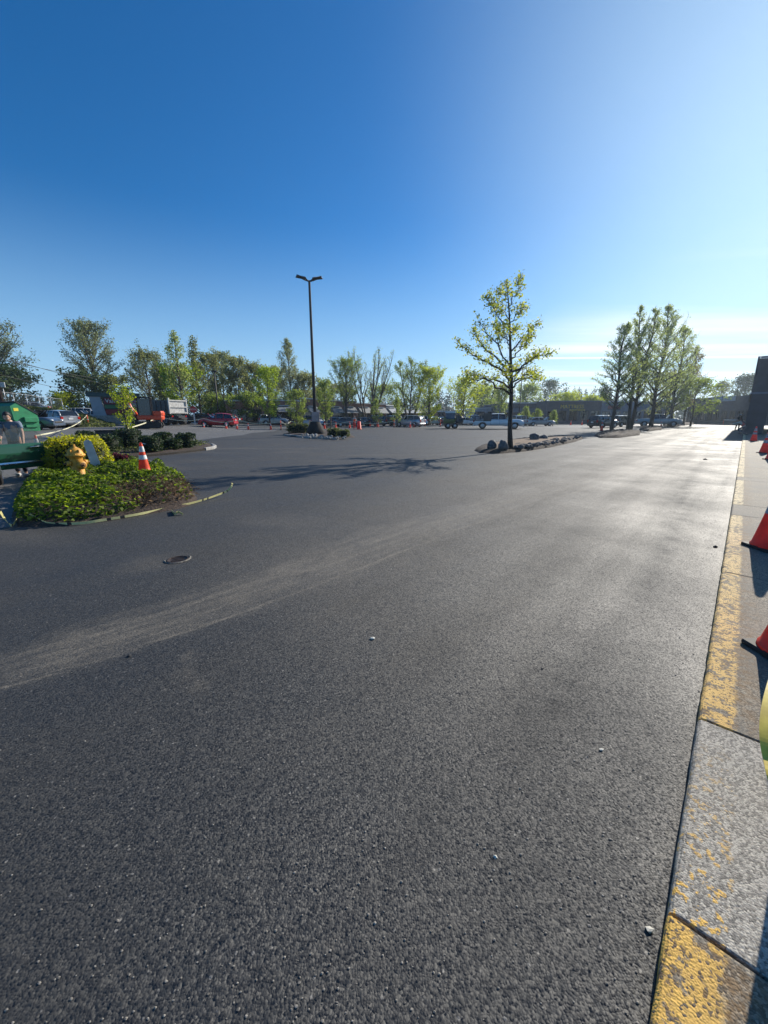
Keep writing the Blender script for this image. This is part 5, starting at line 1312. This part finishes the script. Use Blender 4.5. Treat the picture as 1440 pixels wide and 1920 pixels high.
# black print: slanting strokes of the lettering on the band
mb=MB()
for k in range(9):
    c=RP(1458,1352+k*9,1.855)+rt*.003; s_=Vector((.70,-.70,.25)).normalized()
    mb.add([c-s_*.002+Vector((-.002,-.002,.010)),c+s_*.026+Vector((-.002,-.002,.022)),c+s_*.026+Vector((-.002,-.002,.015)),c-s_*.002+Vector((-.002,-.002,.003))],[(0,1,2,3)])
mb.build('printed_lettering',M_tapeb,o)
# ---------- buildings ----------
m,N,L,b=new_mat('red_brick'); tcx=N.new('ShaderNodeTexCoord'); br=N.new('ShaderNodeTexBrick'); br.inputs['Scale'].default_value=1; br.inputs['Brick Width'].default_value=.22; br.inputs['Row Height'].default_value=.075; br.inputs['Mortar Size'].default_value=.008
br.inputs['Color1'].default_value=(.20,.075,.05,1); br.inputs['Color2'].default_value=(.27,.11,.075,1); br.inputs['Mortar'].default_value=(.30,.26,.22,1)
mp=N.new('ShaderNodeMapping'); mp.inputs['Rotation'].default_value=(R(90),0,0); L.new(tcx.outputs['Object'],mp.inputs['Vector']); L.new(mp.outputs[0],br.inputs['Vector']); L.new(br.outputs[0],b.inputs['Base Color']); b.inputs['Roughness'].default_value=.85; M_brick=m
M_awn=mat('grey_awning',(.20,.21,.22),.7,var=.1); M_awnb=mat('blue_grey_awning',(.10,.14,.20),.6); M_cap=mat('pale_parapet_cap',(.62,.62,.60),.6)
M_gw=mat('dark_grey_stucco',(.075,.085,.10),.85,var=.15,scale=2,bump=.2); M_bluew=mat('slate_blue_stucco',(.12,.16,.21),.85,var=.12,scale=2); M_lgw=mat('light_grey_panel',(.33,.36,.40),.7,var=.1,scale=2)
M_dkw=mat('dark_brown_grey_wall',(.045,.055,.07),.85,var=.2,scale=1.5,bump=.2); M_roof=mat('flat_roof_felt',(.12,.12,.12),.9)
M_yel=mat('yellow_letters',(.75,.50,.08),.5); M_redl=mat('red_letters',(.45,.03,.05),.5)
def building(label,p0,p1,depth,h,wall,name='shop_building',cap=True,bays=None,awn=None,band=None,door=True,group=None,winh=(.7,2.7)):
    d=Vector((p1.x-p0.x,p1.y-p0.y,0)); W=d.length; t=thing(name,label,'building',(p0.x,p0.y,0),math.atan2(d.y,d.x),group)
    n=bays or max(1,int(W/3.6)); bw=W/n; mb=MB(); D=.35
    z0,z1=winh; ops=[(i*bw+bw*.12,(i+1)*bw-bw*.12) for i in range(n)]
    # front wall with real openings
    mb.box((W/2,D/2,(z1+h)/2),(W,D,h-z1)); mb.box((W/2,D/2,z0/2-.2),(W,D,z0+.4))
    xs=[0]+[v for o in ops for v in o]+[W]
    for a,c in zip(xs[0::2],xs[1::2]): mb.box(((a+c)/2,D/2,(z0+z1)/2),(c-a,D,z1-z0))
    mb.box((.15,D+(depth-D)/2,h/2-.2),(.3,depth-D,h+.4)); mb.box((W-.15,D+(depth-D)/2,h/2-.2),(.3,depth-D,h+.4)); mb.box((W/2,depth+.15,h/2-.2),(W,.3,h+.4))
    mb.build('wall',wall,t)
    mb=MB(); mb.box((W/2,depth/2+.1,h-.45),(W-.62,depth-.75,.2)); mb.build('roof',M_roof,t)
    if cap: mb=MB(); mb.box((W/2,D/2,h+.10),(W+.2,D+.2,.2)); mb.build('parapet_cap',M_cap,t)
    for i,(a,c) in enumerate(ops):
        mb=MB(); 
        for x in (a,c,(a+c)/2): mb.box((x,.2,(z0+z1)/2),(.08,.1,z1-z0))
        mb.box(((a+c)/2,.2,z1-.04),(c-a,.1,.08)); mb.box(((a+c)/2,.2,z0+.04),(c-a,.1,.08))
        f=mb.build('window',M_dark,t); mb=MB(); mb.box(((a+c)/2,.24,(z0+z1)/2),(c-a,.03,z1-z0)); mb.build('pane',M_glass,f)
        if door and i%3==1: mb=MB(); mb.box((a+(c-a)*.25,.10,1.1),(.95,.10,2.15)); mb.build('door',M_dark,t)
    if awn:
        for (a,c,zt,zb,mt) in awn:
            mb=MB(); o=[(0,zb),(-1.3,zb),(-.08,zt),(0,zt)]
            mb.add([(a*W,y,z) for y,z in o]+[(c*W,y,z) for y,z in o],[(0,1,2,3),(7,6,5,4),(0,4,5,1),(1,5,6,2),(2,6,7,3),(3,7,4,0)]); mb.build('awning',mt,t)
            mb=MB(); mb.box(((a+c)/2*W,-.18,zt+.03),((c-a)*W*.7,.3,.12)); mb.build('awning_cap',M_cap,t)
    if band: 
        mb=MB(); mb.box((W/2,-.06,band[0]),(W,.12,band[1])); mb.build('fascia_band',band[2],t)
    return t,W
def YP(px,Y): a=ray(px,785); return Vector((a.x/a.y*Y,Y,0))
# receding brick strip
bx=[(425,62,4.6),(500,65,4.7),(566,69,4.75),(604,72,4.7),(618,73,4.4),(668,77,4.35),(724,83,4.2),(742,86,3.9),(800,94,3.9),(868,104,3.9)]
labs=['brick shop unit behind the bright green tree, leftmost','brick shop unit behind the silver wagon with grey awning','brick shop unit behind the lamp post with raised white cap','narrow brick pier unit just right of the lamp post','brick shop unit with two sloping grey awnings behind the grey sedan','brick shop unit with awnings behind the navy van-like car','narrow blue grey shop unit behind the small trees','brick shop unit with blue awning behind the silver crossover','low brick shop unit behind the trailer']
for i in range(len(bx)-1):
    a,b_=bx[i],bx[i+1]; p0,p1=YP(a[0],a[1]),YP(b_[0],b_[1]); aw=None
    hh=Z(a[0],[752,751,748,752,752,757,761,768,772][i],hd(p0))
    if i in(1,2): aw=[(.25,.75,3.3,2.3,M_awn)]
    if i in(4,5): aw=[(.05,.42,3.3,2.2,M_awn),(.52,.95,3.3,2.2,M_awn)]
    if i==6: aw=[(.1,.9,3.3,2.3,M_awnb)]
    if i==7: aw=[(.05,.9,3.2,2.3,M_awnb)]
    building(labs[i],p0,p1,12+i,hh,M_bluew if i==6 else M_brick,awn=aw,group='shops of the brick strip')
building('small pale grey flat roofed building behind the flatbed truck',YP(888,96),YP(934,96),10,Z(900,766,99),M_lgw,cap=True,bays=2)
building('low slate grey shop range behind the island tree',YP(934,90),YP(1026,90),14,Z(980,756,94),M_gw,cap=True,band=(2.9,.9,M_bluew))
t,W=building('tall dark slate mattress shop with yellow sign letters',YP(1023,84),YP(1125,84),18,Z(1070,751,92),M_gw,cap=False,bays=5,band=None)
mb=MB(); mb.box((W/2,-.02,Z(1070,751,92)-.1),(W+.1,.5,.18)); mb.build('parapet_cap',M_bluew,t)
textmesh('sign_lettering','MATTRESS',1.05,M_yel,t,(W*.46,-.06,3.55),(R(90),0,0),.05)
textmesh('sign_lettering','superstore',.75,M_yel,t,(W*.56,-.06,2.95),(R(90),0,0),.05)
t,W=building('slate blue shop with a red sign right of the mattress shop',YP(1125,93),YP(1262,93),16,Z(1150,754,108),M_bluew,cap=True,bays=7)
mb=MB(); mb.box((W*.17,-.06,3.6),(W*.17,.1,1.0)); mb.build('sign_board',M_dkw,t)
textmesh('sign_lettering','OUTLET',.8,M_redl,t,(W*.17,-.13,3.6),(R(90),0,0),.03)
t,W=building('long low dark building closing the far end of the lane',P(1285,118),P(1410,104),22,Z(1350,744,110),M_dkw,name='far_building',cap=False,bays=9)
mb=MB(); mb.box((W*.56,-.10,Z(1350,748,110)),(W*.34,.16,1.0)); mb.build('sign_board',M_lgw,t)
# dark canopy building on the right with square pillars
s0=46.0; ang=math.atan2(KU.y,KU.x)
kp=K(s0,-.08); top=6.3
t=thing('canopy_building','tall dark shop canopy on pillars at the right edge','building',(kp.x,kp.y,0),ang)
def kb(a0,a1,v0,v1,z0,z1,mb): mb.box(((a0+a1)/2,-(v0+v1)/2,(z0+z1)/2),(a1-a0,v1-v0,z1-z0))
mb=MB(); kb(0,26,0,16,3.4,top,mb); mb.build('canopy',M_dkw,t)
for a in (0,7,14,21): mb=MB(); kb(a+.05,a+1.25,.06,1.3,0,3.4,mb); mb.build('pillar',M_dkw,t)
for v in (5,): mb=MB(); kb(.1,.9,v,v+.8,0,3.4,mb); mb.build('pillar',M_dkw,t)
for z in (3.42,top+.02): mb=MB(); kb(-.06,26.1,-.06,.10,z,z+.16,mb); mb.build('fascia_trim',M_bluew,t); mb=MB(); kb(-.06,.10,.12,16,z,z+.16,mb); mb.build('fascia_trim',M_bluew,t)
mb=MB(); kb(6,26,15,16,0,3.4,mb); mb.build('wall',M_dkw,t)
mb=MB(); kb(6.2,25,14.9,15,.6,2.9,mb); mb.build('window',M_glass,t)
# ---------- price-board style shop sign ----------
SGN=thing('shopping_centre_sign','shopping centre sign with grey side and maroon, green and red name panels','sign',PH(192,61),rel(200,0)-.05)
zb=Z(190,779,61)-SGN.location.z; zt=Z(190,738,61)-SGN.location.z
mb=MB(); mb.box((.1,.2,zb*.5),(5.4,1.0,zb)); mb.build('base',M_curb,SGN)
mb=MB(); mb.prism([(-.75,zb),(.55,zb),(.15,zt-.35),(-.95,zt-.35)],0,.9); mb.build('side_slab',M_lgw,SGN)
mb=MB(); mb.box((1.6,.45,zt-.12),(5.6,1.2,.5)); mb.build('cap',mat('dark_green_cap',(.03,.07,.07),.6),SGN)
hgt=zt-.4-zb
mb=MB(); mb.box((2.4,.45,zb+hgt/2),(4.0,.6,hgt)); mb.build('frame',M_dark,SGN)
for k,(c,tx,f0,f1) in enumerate((((.20,.012,.02),'Value Village',.62,.97),((.03,.16,.06),'',.38,.58),((.28,.012,.015),'',.04,.34))):
    mb=MB(); mb.box((2.35,.13,zb+hgt*(f0+f1)/2),(3.7,.06,hgt*(f1-f0)-.05)); pn=mb.build('name_panel',mat('panel_colour',c,.5),SGN)
    if tx: textmesh('sign_lettering',tx,.68,M_white,pn,(.62,.08,zb+hgt*(f0+f1)/2),(R(90),0,0),.02,align='LEFT')
# ---------- stop sign, planter ----------
p=PH(365,58); t=thing('stop_sign','red octagonal stop sign on a white post by the rocks','stop sign',p,rel(365,0)+.2); zs=Z(365,776,58)
mb=MB(); mb.box((0,0,(zs-.4)/2),(.16,.12,zs-.3)); mb.build('post',M_white,t)
mb=MB(); mb.lathe([(.44,-.015),(.44,.015)],8,0,Matrix.Translation((0,-.08,zs))@Matrix.Rotation(R(90),4,'X')@Matrix.Rotation(R(22.5),4,'Z'),False); pl_=mb.build('plate',mat('stop_red',(.5,.02,.02),.4),t)
textmesh('sign_lettering','STOP',.28,M_white,pl_,(0,-.105,zs),(R(90),0,0),.004)
p=PH(212,30); t=thing('planter_box','long black planter box behind the clipped hedges','planter',p,rel(212,4))
mb=MB(); mb.box((0,0,.27),(2.0,.6,.54),bev=.03); mb.build('box',M_dark,t); mb=MB(); mb.box((0,0,.56),(2.06,.66,.06)); mb.build('rim',M_blk,t)
# ---------- excavator ----------
M_exr=mat('orange_red_machine_paint',(.65,.07,.02),.4,var=.15,scale=4); M_exy=mat('yellow_hydraulic_paint',(.55,.36,.03),.5,var=.2)
EX=thing('excavator','orange red compact excavator with black cab and raised arm','excavator',PH(277,44),rel(277,172))
for s in (1,-1):
    mb=MB(); o=[(-1.25,.25),(-1.1,.02),(1.1,.02),(1.25,.25),(1.2,.5),(1.0,.62),(-1.0,.62),(-1.2,.5)]; mb.prism(o,s*.75-.22,s*.75+.22)
    for k in range(9): mb.box((-1.0+.25*k,s*.75,.64),(.1,.46,.04))
    mb.build('track',M_blk,EX)
mb=MB(); mb.box((0,0,.45),(1.3,1.1,.3)); mb.build('undercarriage',M_dark,EX)
mb=MB(); mb.box((-.35,0,1.0),(2.1,1.75,.42),bev=.12); mb.box((-1.0,-.0,1.35),(.9,1.7,.5),bev=.15); mb.build('body',M_exr,EX)
mb=MB()
for x,y in ((.55,.05),(.55,.8),(-.5,.05),(-.5,.8)): mb.box((x,y,2.0),(.09,.09,1.6))
mb.box((.02,.42,2.80),(1.25,.95,.10),bev=.03); mb.build('cab_frame',M_blk,EX)
mb=MB(); mb.box((.02,.42,1.95),(1.0,.70,1.5)); mb.build('cab_window',M_glass,EX)
mb=MB(); mb.tube([(.7,-.3,1.0),(1.3,-.3,1.9),(1.55,-.3,2.9)],[.17,.2,.13],6); mb.build('boom',M_exr,EX)
mb=MB(); mb.tube([(1.35,-.3,3.05),(1.75,-.3,2.2),(1.8,-.3,1.3)],[.16,.15,.10],6); mb.build('arm',M_exy,EX)
mb=MB(); mb.tube([(.95,-.12,1.2),(1.5,-.12,2.4)],.06,6); mb.build('hydraulic_ram',M_chrome,EX)
mb=MB(); mb.prism([(1.6,1.35),(2.05,1.2),(2.1,.7),(1.75,.5),(1.5,.8)],-.6,0); mb.build('bucket',M_dark,EX)
mb=MB(); mb.box((1.75,0,.35),(.08,1.9,.5)); mb.box((1.5,.3,.35),(.5,.1,.12)); mb.box((1.5,-.3,.35),(.5,.1,.12)); mb.build('blade',M_steel,EX)
# ---------- dump truck ----------
M_dk=mat('dark_truck_steel',(.035,.04,.045),.5,var=.2); M_bare=mat('worn_pale_steel',(.50,.49,.46),.5,.2,var=.2,scale=5)
DT=thing('dump_truck','dump truck seen from behind with dark box and pale steel tailgate','dump truck',PH(306,54),rel(306,128))
mb=MB(); mb.prism([(-2.6,1.35),(1.6,1.35),(1.9,2.9),(-2.75,2.75)],-1.2,-1.12); mb.prism([(-2.6,1.35),(1.6,1.35),(1.9,2.9),(-2.75,2.75)],1.12,1.2); mb.box((-.5,0,1.37),(4.2,2.3,.1)); mb.box((1.75,0,2.15),(.1,2.3,1.6))
for k in range(6): 
    for s in(1,-1): mb.box((-2.2+.75*k,s*1.23,2.0),(.09,.08,1.3))
mb.build('dump_box',M_dk,DT)
mb=MB(); mb.box((-2.68,0,2.05),(.07,2.2,1.25)); mb.build('tailgate',M_bare,DT)
mb=MB()
for y in (-1.15,1.15): mb.box((-2.74,y,2.15),(.16,.14,1.75))
for z in (1.4,2.05,2.75): mb.box((-2.76,0,z),(.10,2.25,.14))
mb.build('tailgate_frame',M_bare,DT)
mb=MB(); mb.box((.3,0,.95),(7.0,.9,.25)); mb.box((-2.7,0,.75),(.12,2.2,.2)); mb.build('chassis',M_dk,DT)
mb=MB(); mb.box((3.0,0,1.75),(1.7,2.2,1.9),bev=.2); mb.box((4.1,0,1.3),(1.2,1.7,1.0),bev=.2); mb.build('cab',mat('red_truck_paint',(.35,.03,.03),.35),DT)
mb=MB(); mb.box((3.1,0,2.2),(1.2,2.24,.6)); mb.build('cab_window',M_glass,DT)
for x in (-1.9,-.7,3.6):
    for s in(1,-1):
        mb=MB(); mb.lathe([(.3,-.16),(.5,-.18),(.52,0),(.5,.18),(.3,.16)],18); o=mb.build('wheel',M_tyre,DT); o.location=(x,s*1.0,.52); o.rotation_euler=(R(-90)*s,0,0)
        mb=MB(); mb.lathe([(.3,.14),(.2,.17),(.08,.12),(.01,.12)],12); mb.build('rim',M_steel,o)
for s in(1,-1): mb=MB(); mb.box((-2.78,s*.9,1.0),(.06,.2,.14)); mb.build('taillight',M_tail,DT)
for s in(1,-1): mb=MB(); mb.box((-2.5,s*.95,.62),(.03,.5,.5)); mb.build('mud_flap',M_blk,DT)
# ---------- flatbed work truck ----------
TK=car('white crew work truck with dark toolbox and stake bed behind the island tree','pickup',white,P(934,53),rel(934,4),'work truck',None,name='work_truck',skip_bed=True)
TK.scale=(1.04,1.05,1.0)
for ch in list(TK.children):
    pass
mb=MB(); mb.box((-2.2,0,1.12),(2.5,2.05,.14)); 
for x in (-3.4,-2.8,-2.2,-1.6,-1.0):
    for s in(1,-1): mb.box((x,s*1.0,1.38),(.07,.06,.5))
for s in(1,-1): mb.box((-2.2,s*1.0,1.60),(2.5,.05,.10)); mb.box((-2.2,s*1.0,1.36),(2.5,.05,.08))
mb.build('stake_bed',M_dk,TK)
mb=MB(); mb.box((-1.35,0,1.45),(.95,1.96,1.0),bev=.03); mb.build('toolbox',M_dk,TK)
mb=MB(); 
for s in(1,-1):
    mb.tube([(-3.4,s*.95,1.1),(-3.4,s*.95,1.98),(1.0,s*.95,2.05)],.03,5)
for x in (-3.3,-2.2,-1.1,.2): mb.tube([(x,-.95,2.02),(x,.95,2.02)],.025,5)
mb.build('ladder_rack',M_dk,TK)
mb=MB(); mb.blob((-2.6,.2,1.45),(.5,.5,.35),random.Random(4),rough=.4,sub=2); mb.build('loose_load',M_board,TK)
# ---------- trailer machine ----------
TR=thing('tar_kettle_trailer','two wheeled kettle trailer with blue box and white roof','trailer',P(846,53),rel(846,4))
for x in (-.45,.45):
    for s in(1,-1):
        mb=MB(); mb.lathe([(.22,-.12),(.36,-.13),(.38,0),(.36,.13),(.22,.12)],18); o=mb.build('wheel',M_tyre,TR); o.location=(x,s*.9,.38); o.rotation_euler=(R(-90)*s,0,0)
        mb=MB(); mb.lathe([(.22,.10),(.15,.13),(.01,.12)],10); mb.build('rim',M_rim,o)
mb=MB(); mb.box((.1,0,.58),(2.6,1.5,.14)); mb.tube([(1.3,.5,.55),(2.6,0,.5)],.05,5); mb.tube([(1.3,-.5,.55),(2.6,0,.5)],.05,5); mb.build('chassis',M_dk,TR)
mb=MB(); mb.lathe([(.01,-1.05),(.45,-1.0),(.5,-.9),(.5,.4),(.45,.5),(.01,.55)],16,0,Matrix.Translation((.0,0,1.05))@Matrix.Rotation(R(90),4,'Y')); mb.build('kettle_tank',mat('olive_green_tank',(.14,.16,.05),.6,var=.3),TR)
mb=MB(); mb.box((-.15,0,1.62),(1.15,1.2,.75),bev=.05); mb.build('blue_box',mat('deep_blue_plastic',(.02,.09,.15),.5),TR)
mb=MB(); mb.prism([(-.85,2.0),(.55,2.0),(.45,2.12),(-.15,2.26),(-.75,2.12)],-.7,.7); mb.build('white_roof',M_white,TR)
mb=MB(); mb.box((1.05,0,1.15),(1.0,1.2,.95),bev=.22); mb.build('engine_cover',M_dk,TR)
# barrier far out
p=P(1372,98); t=thing('barricade','small pale barricade frame far out by the dark building','barricade',p,rel(1372,0)); mb=MB()
mb.box((0,0,.95),(2.4,.05,.2)); mb.build('rail',M_board,t)
for s in(1,-1): mb=MB(); mb.tube([(s*1.15,-.3,0),(s*1.15,0,1.0),(s*1.15,.3,0)],.03,4); mb.build('leg',M_org,t)
# thin light pole behind the tree
for px,pyt,d,lb in ((972,690,95,'thin dark light pole rising behind the crown of the island tree'),(411,704,66,'thin dark lamp pole with a small head among the left trees')):
    p=PH(px,d); h_=Z(px,pyt,d); t=thing('light_pole',lb,'lamp post',p,rel(px,0)); mb=MB(); mb.tube([(0,0,0),(0,0,h_)],[.13,.08],8); mb.build('pole',M_dark,t); mb=MB(); mb.box((0,0,h_),(.7,.4,.25),bev=.05); mb.build('lamp_head',M_dark,t)
# ---------- left and middle trees ----------
TG='trees lining the back of the lot'
def tr_(lb,px,d,pytop,cwpx,shape,seed,lk,**k):
    p=PH(px,d); h=(Z(px,pytop,d)-p.z); c=math.cos(az(px)); cw=cwpx*d*c*c/743
    return tree(lb,p,h,cw,shape,seed,lk,group=k.pop('group',TG),**k)
tr_('large open crowned grey tree at the left edge',8,92,604,150,'round',201,'grey',limbs=80,leaves=11000,ls=.24,h0=.2,el=36,twigs=110,tr=.4)
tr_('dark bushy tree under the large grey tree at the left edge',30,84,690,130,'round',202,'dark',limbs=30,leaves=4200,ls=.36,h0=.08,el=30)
tr_('large open crowned grey tree right of the power lines',190,90,607,112,'oval',203,'grey',limbs=84,leaves=12500,ls=.23,h0=.15,el=36,twigs=130,tr=.35)
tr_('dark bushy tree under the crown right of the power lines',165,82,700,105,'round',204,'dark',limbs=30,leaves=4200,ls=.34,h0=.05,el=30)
tr_('olive tree behind the shopping centre sign',225,84,708,80,'round',205,'olive',limbs=26,leaves=3400,ls=.3,h0=.05,el=32)
tr_('yellow green bush-like tree left of the sign',128,80,738,62,'round',206,'yg',limbs=22,leaves=2600,ls=.26,h0=.03,el=30)
tr_('brownish open tree between the digger and the large grey tree',288,90,660,100,'round',207,'olive',limbs=60,leaves=8500,ls=.25,h0=.12,el=36,twigs=70)
tr_('small bright tree growing beside the black planter box',236,31,722,52,'oval',208,'yg',limbs=18,leaves=1100,ls=.12,h0=.16,el=45,twigs=10,tr=.07)
tr_('tall pointed tree with pale spire behind the stop sign',346,56,610,78,'pyr',209,'pale',limbs=46,leaves=2600,ls=.18,h0=.2,el=35,twigs=40,tr=.2)
tr_('bright lower tree wrapping the foot of the pale spire',348,60,688,92,'round',210,'bright',limbs=30,leaves=3800,ls=.24,h0=.25,el=30)
tr_('second pointed tree right of the pale spire',378,60,622,52,'pyr',211,'olive',limbs=36,leaves=2300,ls=.20,h0=.2,el=40,twigs=40,tr=.16)
for i,(px,py,w_,lk) in enumerate(((318,690,60,'olive'),(398,664,66,'olive'),(425,660,62,'grey'),(452,672,60,'olive'),(478,682,58,'olive'),(520,688,56,'grey'),(575,700,60,'olive'))):
    tr_(['brownish green tree just left of the pale spire','dense grey green tree right of the second spire','tallest of the dense grey green trees behind the red hatchback','dense olive tree left of the bright green tree','dense olive tree directly behind the bright green tree','greyish tree right behind the bright green tree','olive tree behind the lamp post, lower part'][i],px,84+3*(i%3),py,w_,'oval',220+i,lk,limbs=46,leaves=7000,ls=.28,h0=.05,el=36,twigs=50)
for i,(px,py,w_,lb) in enumerate(((400,742,58,'low green tree behind the red hatchback'),(440,745,62,'low green tree between the red and silver cars'),(470,738,50,'low green tree left of the silver wagon'))):
    tr_(lb,px,68,py,w_,'round',240+i,'mid',limbs=24,leaves=3000,ls=.26,h0=.1,el=30)
tr_('bright yellow green tree behind the silver wagon',506,62,690,62,'oval',250,'bright',limbs=34,leaves=4600,ls=.20,h0=.12,el=38)
tr_('tall pale spire tree left of the lamp post',547,82,625,70,'pyr',251,'grey',limbs=74,leaves=7000,ls=.2,h0=.15,el=38,twigs=80,tr=.22)
tr_('bushy mid green tree just left of the lamp post',557,57,733,50,'oval',252,'mid',limbs=26,leaves=3000,ls=.17,h0=.12,el=35)
tr_('bushy sunlit tree just right of the lamp post',611,54,712,42,'oval',253,'mid',limbs=28,leaves=3000,ls=.17,h0=.16,el=42)
tr_('dark trunked leafy tree behind the grey sedan',650,70,672,72,'oval',254,'mid',limbs=50,leaves=6500,ls=.18,h0=.28,el=42,twigs=40,tr=.22)
tr_('tall vase shaped half bare tree with many stems',692,76,648,84,'oval',255,'pale',limbs=54,leaves=1900,ls=.18,h0=.25,el=66,twigs=170,stems=5,spread=.055,tr=.34)
tr_('many limbed tree left of the yellow green one',768,74,667,86,'round',256,'mid',limbs=60,leaves=7000,ls=.18,h0=.16,el=46,twigs=60,stems=3,spread=.05,tr=.3)
tr_('brightest yellow green rounded tree behind the silver crossover',804,72,690,62,'oval',257,'yg',limbs=56,leaves=9000,ls=.2,h0=.08,el=38)
tr_('tiny tree in front of the shops left of centre',705,60,746,30,'pyr',258,'mid',limbs=20,leaves=1500,ls=.15,h0=.15,el=40)
tr_('tiny tree in front of the shops right of centre',744,60,744,28,'pyr',259,'mid',limbs=20,leaves=1500,ls=.15,h0=.15,el=40)
tr_('rounded green tree behind the trailer',868,76,708,82,'oval',260,'yg',limbs=36,leaves=4400,ls=.24,h0=.1,el=42)
tr_('columnar green tree behind the work truck cab',938,80,722,40,'oval',261,'mid',limbs=28,leaves=2800,ls=.22,h0=.08,el=55)
for i,(px,py,w_,lb) in enumerate(((984,761,26,'small conical tree left of three before the slate shops'),(1007,767,24,'small conical tree in the middle of three before the slate shops'),(1037,769,17,'small slim tree in front of the mattress shop wall'))):
    tr_(lb,px,74,py,w_,'pyr',262+i,'mid',limbs=20,leaves=1200,ls=.18,h0=.12,el=42,group='small trees before the slate shops')
for i,(px,py,w_,d,lb) in enumerate(((640,722,90,100,'green tree rising behind the brick shops left of the vase tree'),(722,722,86,105,'green tree rising behind the brick shops right of the vase tree'),(600,728,60,104,'green tree behind the shops at the lamp post'),(905,728,70,120,'pale tree behind the grey flat roofed building'),(985,722,66,120,'pale green tree behind the slate shops'),(1055,738,80,120,'yellow green low tree behind the mattress shop'),(1105,745,50,118,'yellow green low tree behind the right end of the mattress shop'))):
    tr_(lb,px,d,py,w_,'round',270+i,['olive','mid','olive','mid','mid','yg','yg'][i],limbs=26,leaves=3400,ls=.38,h0=.05,el=34)
tr_('dark rounded tree standing above the mattress shop roof',1027,165,714,46,'round',280,'dark',limbs=30,leaves=2600,ls=.5,h0=.1,el=42)
tr_('dark rounded tree above the far dark building',1384,170,706,52,'round',281,'dark',limbs=34,leaves=3600,ls=.5,h0=.15,el=42)
tr_('thin open tree left of the dark rounded tree beyond the far building',1342,165,716,50,'round',282,'olive',limbs=34,leaves=1500,ls=.45,h0=.15,el=48,twigs=60)
tr_('small dark rounded tree beyond the blue shop',1128,150,728,26,'round',283,'dark',limbs=20,leaves=1800,ls=.45,h0=.1,el=40)
conifer('tall dark conifer behind the work truck',P(905,150),Z(905,716,150),13,290)
conifer('second dark conifer right of the tall one behind the work truck',P(925,155),Z(925,722,155),12,291)
# far wooded ridge: one mass of conifers
rnd=random.Random(55); mb=MB()
for i in range(420):
    px=rnd.uniform(-60,1480); d=rnd.uniform(230,330); p=P(px,d); top_=742-(8 if 800<px<1150 else 0)+5*noise.noise(Vector((px*.02,1,0)))*2+rnd.uniform(-7,6)
    if 820<px<1130: top_-=4
    if px>1290: top_+=8
    h=Z(px,top_,d); r=h*rnd.uniform(.16,.24)
    for q in range(75):
        u=rnd.random()**.8; a=rnd.random()*2*PI; rr=(1-u)**.75*r*rnd.uniform(.3,1.05); leaf(mb,(p.x+math.cos(a)*rr,p.y+math.sin(a)*rr,h*(.02+.97*u)),h*.13*(1.25-u),rnd,.3)
o=mb.build('distant_woods',lm('con')); o['kind']='stuff'; tag(o,'far dark conifer wood along the horizon','woods')
# ---------- the air ----------
mb=MB(); mb.box((0,0,24.5),(1100,1100,51)); hz_o=mb.build('haze',[]); hz_o['kind']='stuff'; tag(hz_o,'thin pale air over the whole lot','haze')
hm=bpy.data.materials.new('thin_haze'); hm.use_nodes=True; N=hm.node_tree.nodes; L=hm.node_tree.links; N.remove(N['Principled BSDF'])
v=N.new('ShaderNodeVolumePrincipled'); v.inputs['Color'].default_value=(.72,.86,1,1); v.inputs['Density'].default_value=.00042; v.inputs['Anisotropy'].default_value=.55
L.new(v.outputs[0],N['Material Output'].inputs['Volume']); hz_o.data.materials.append(hm)
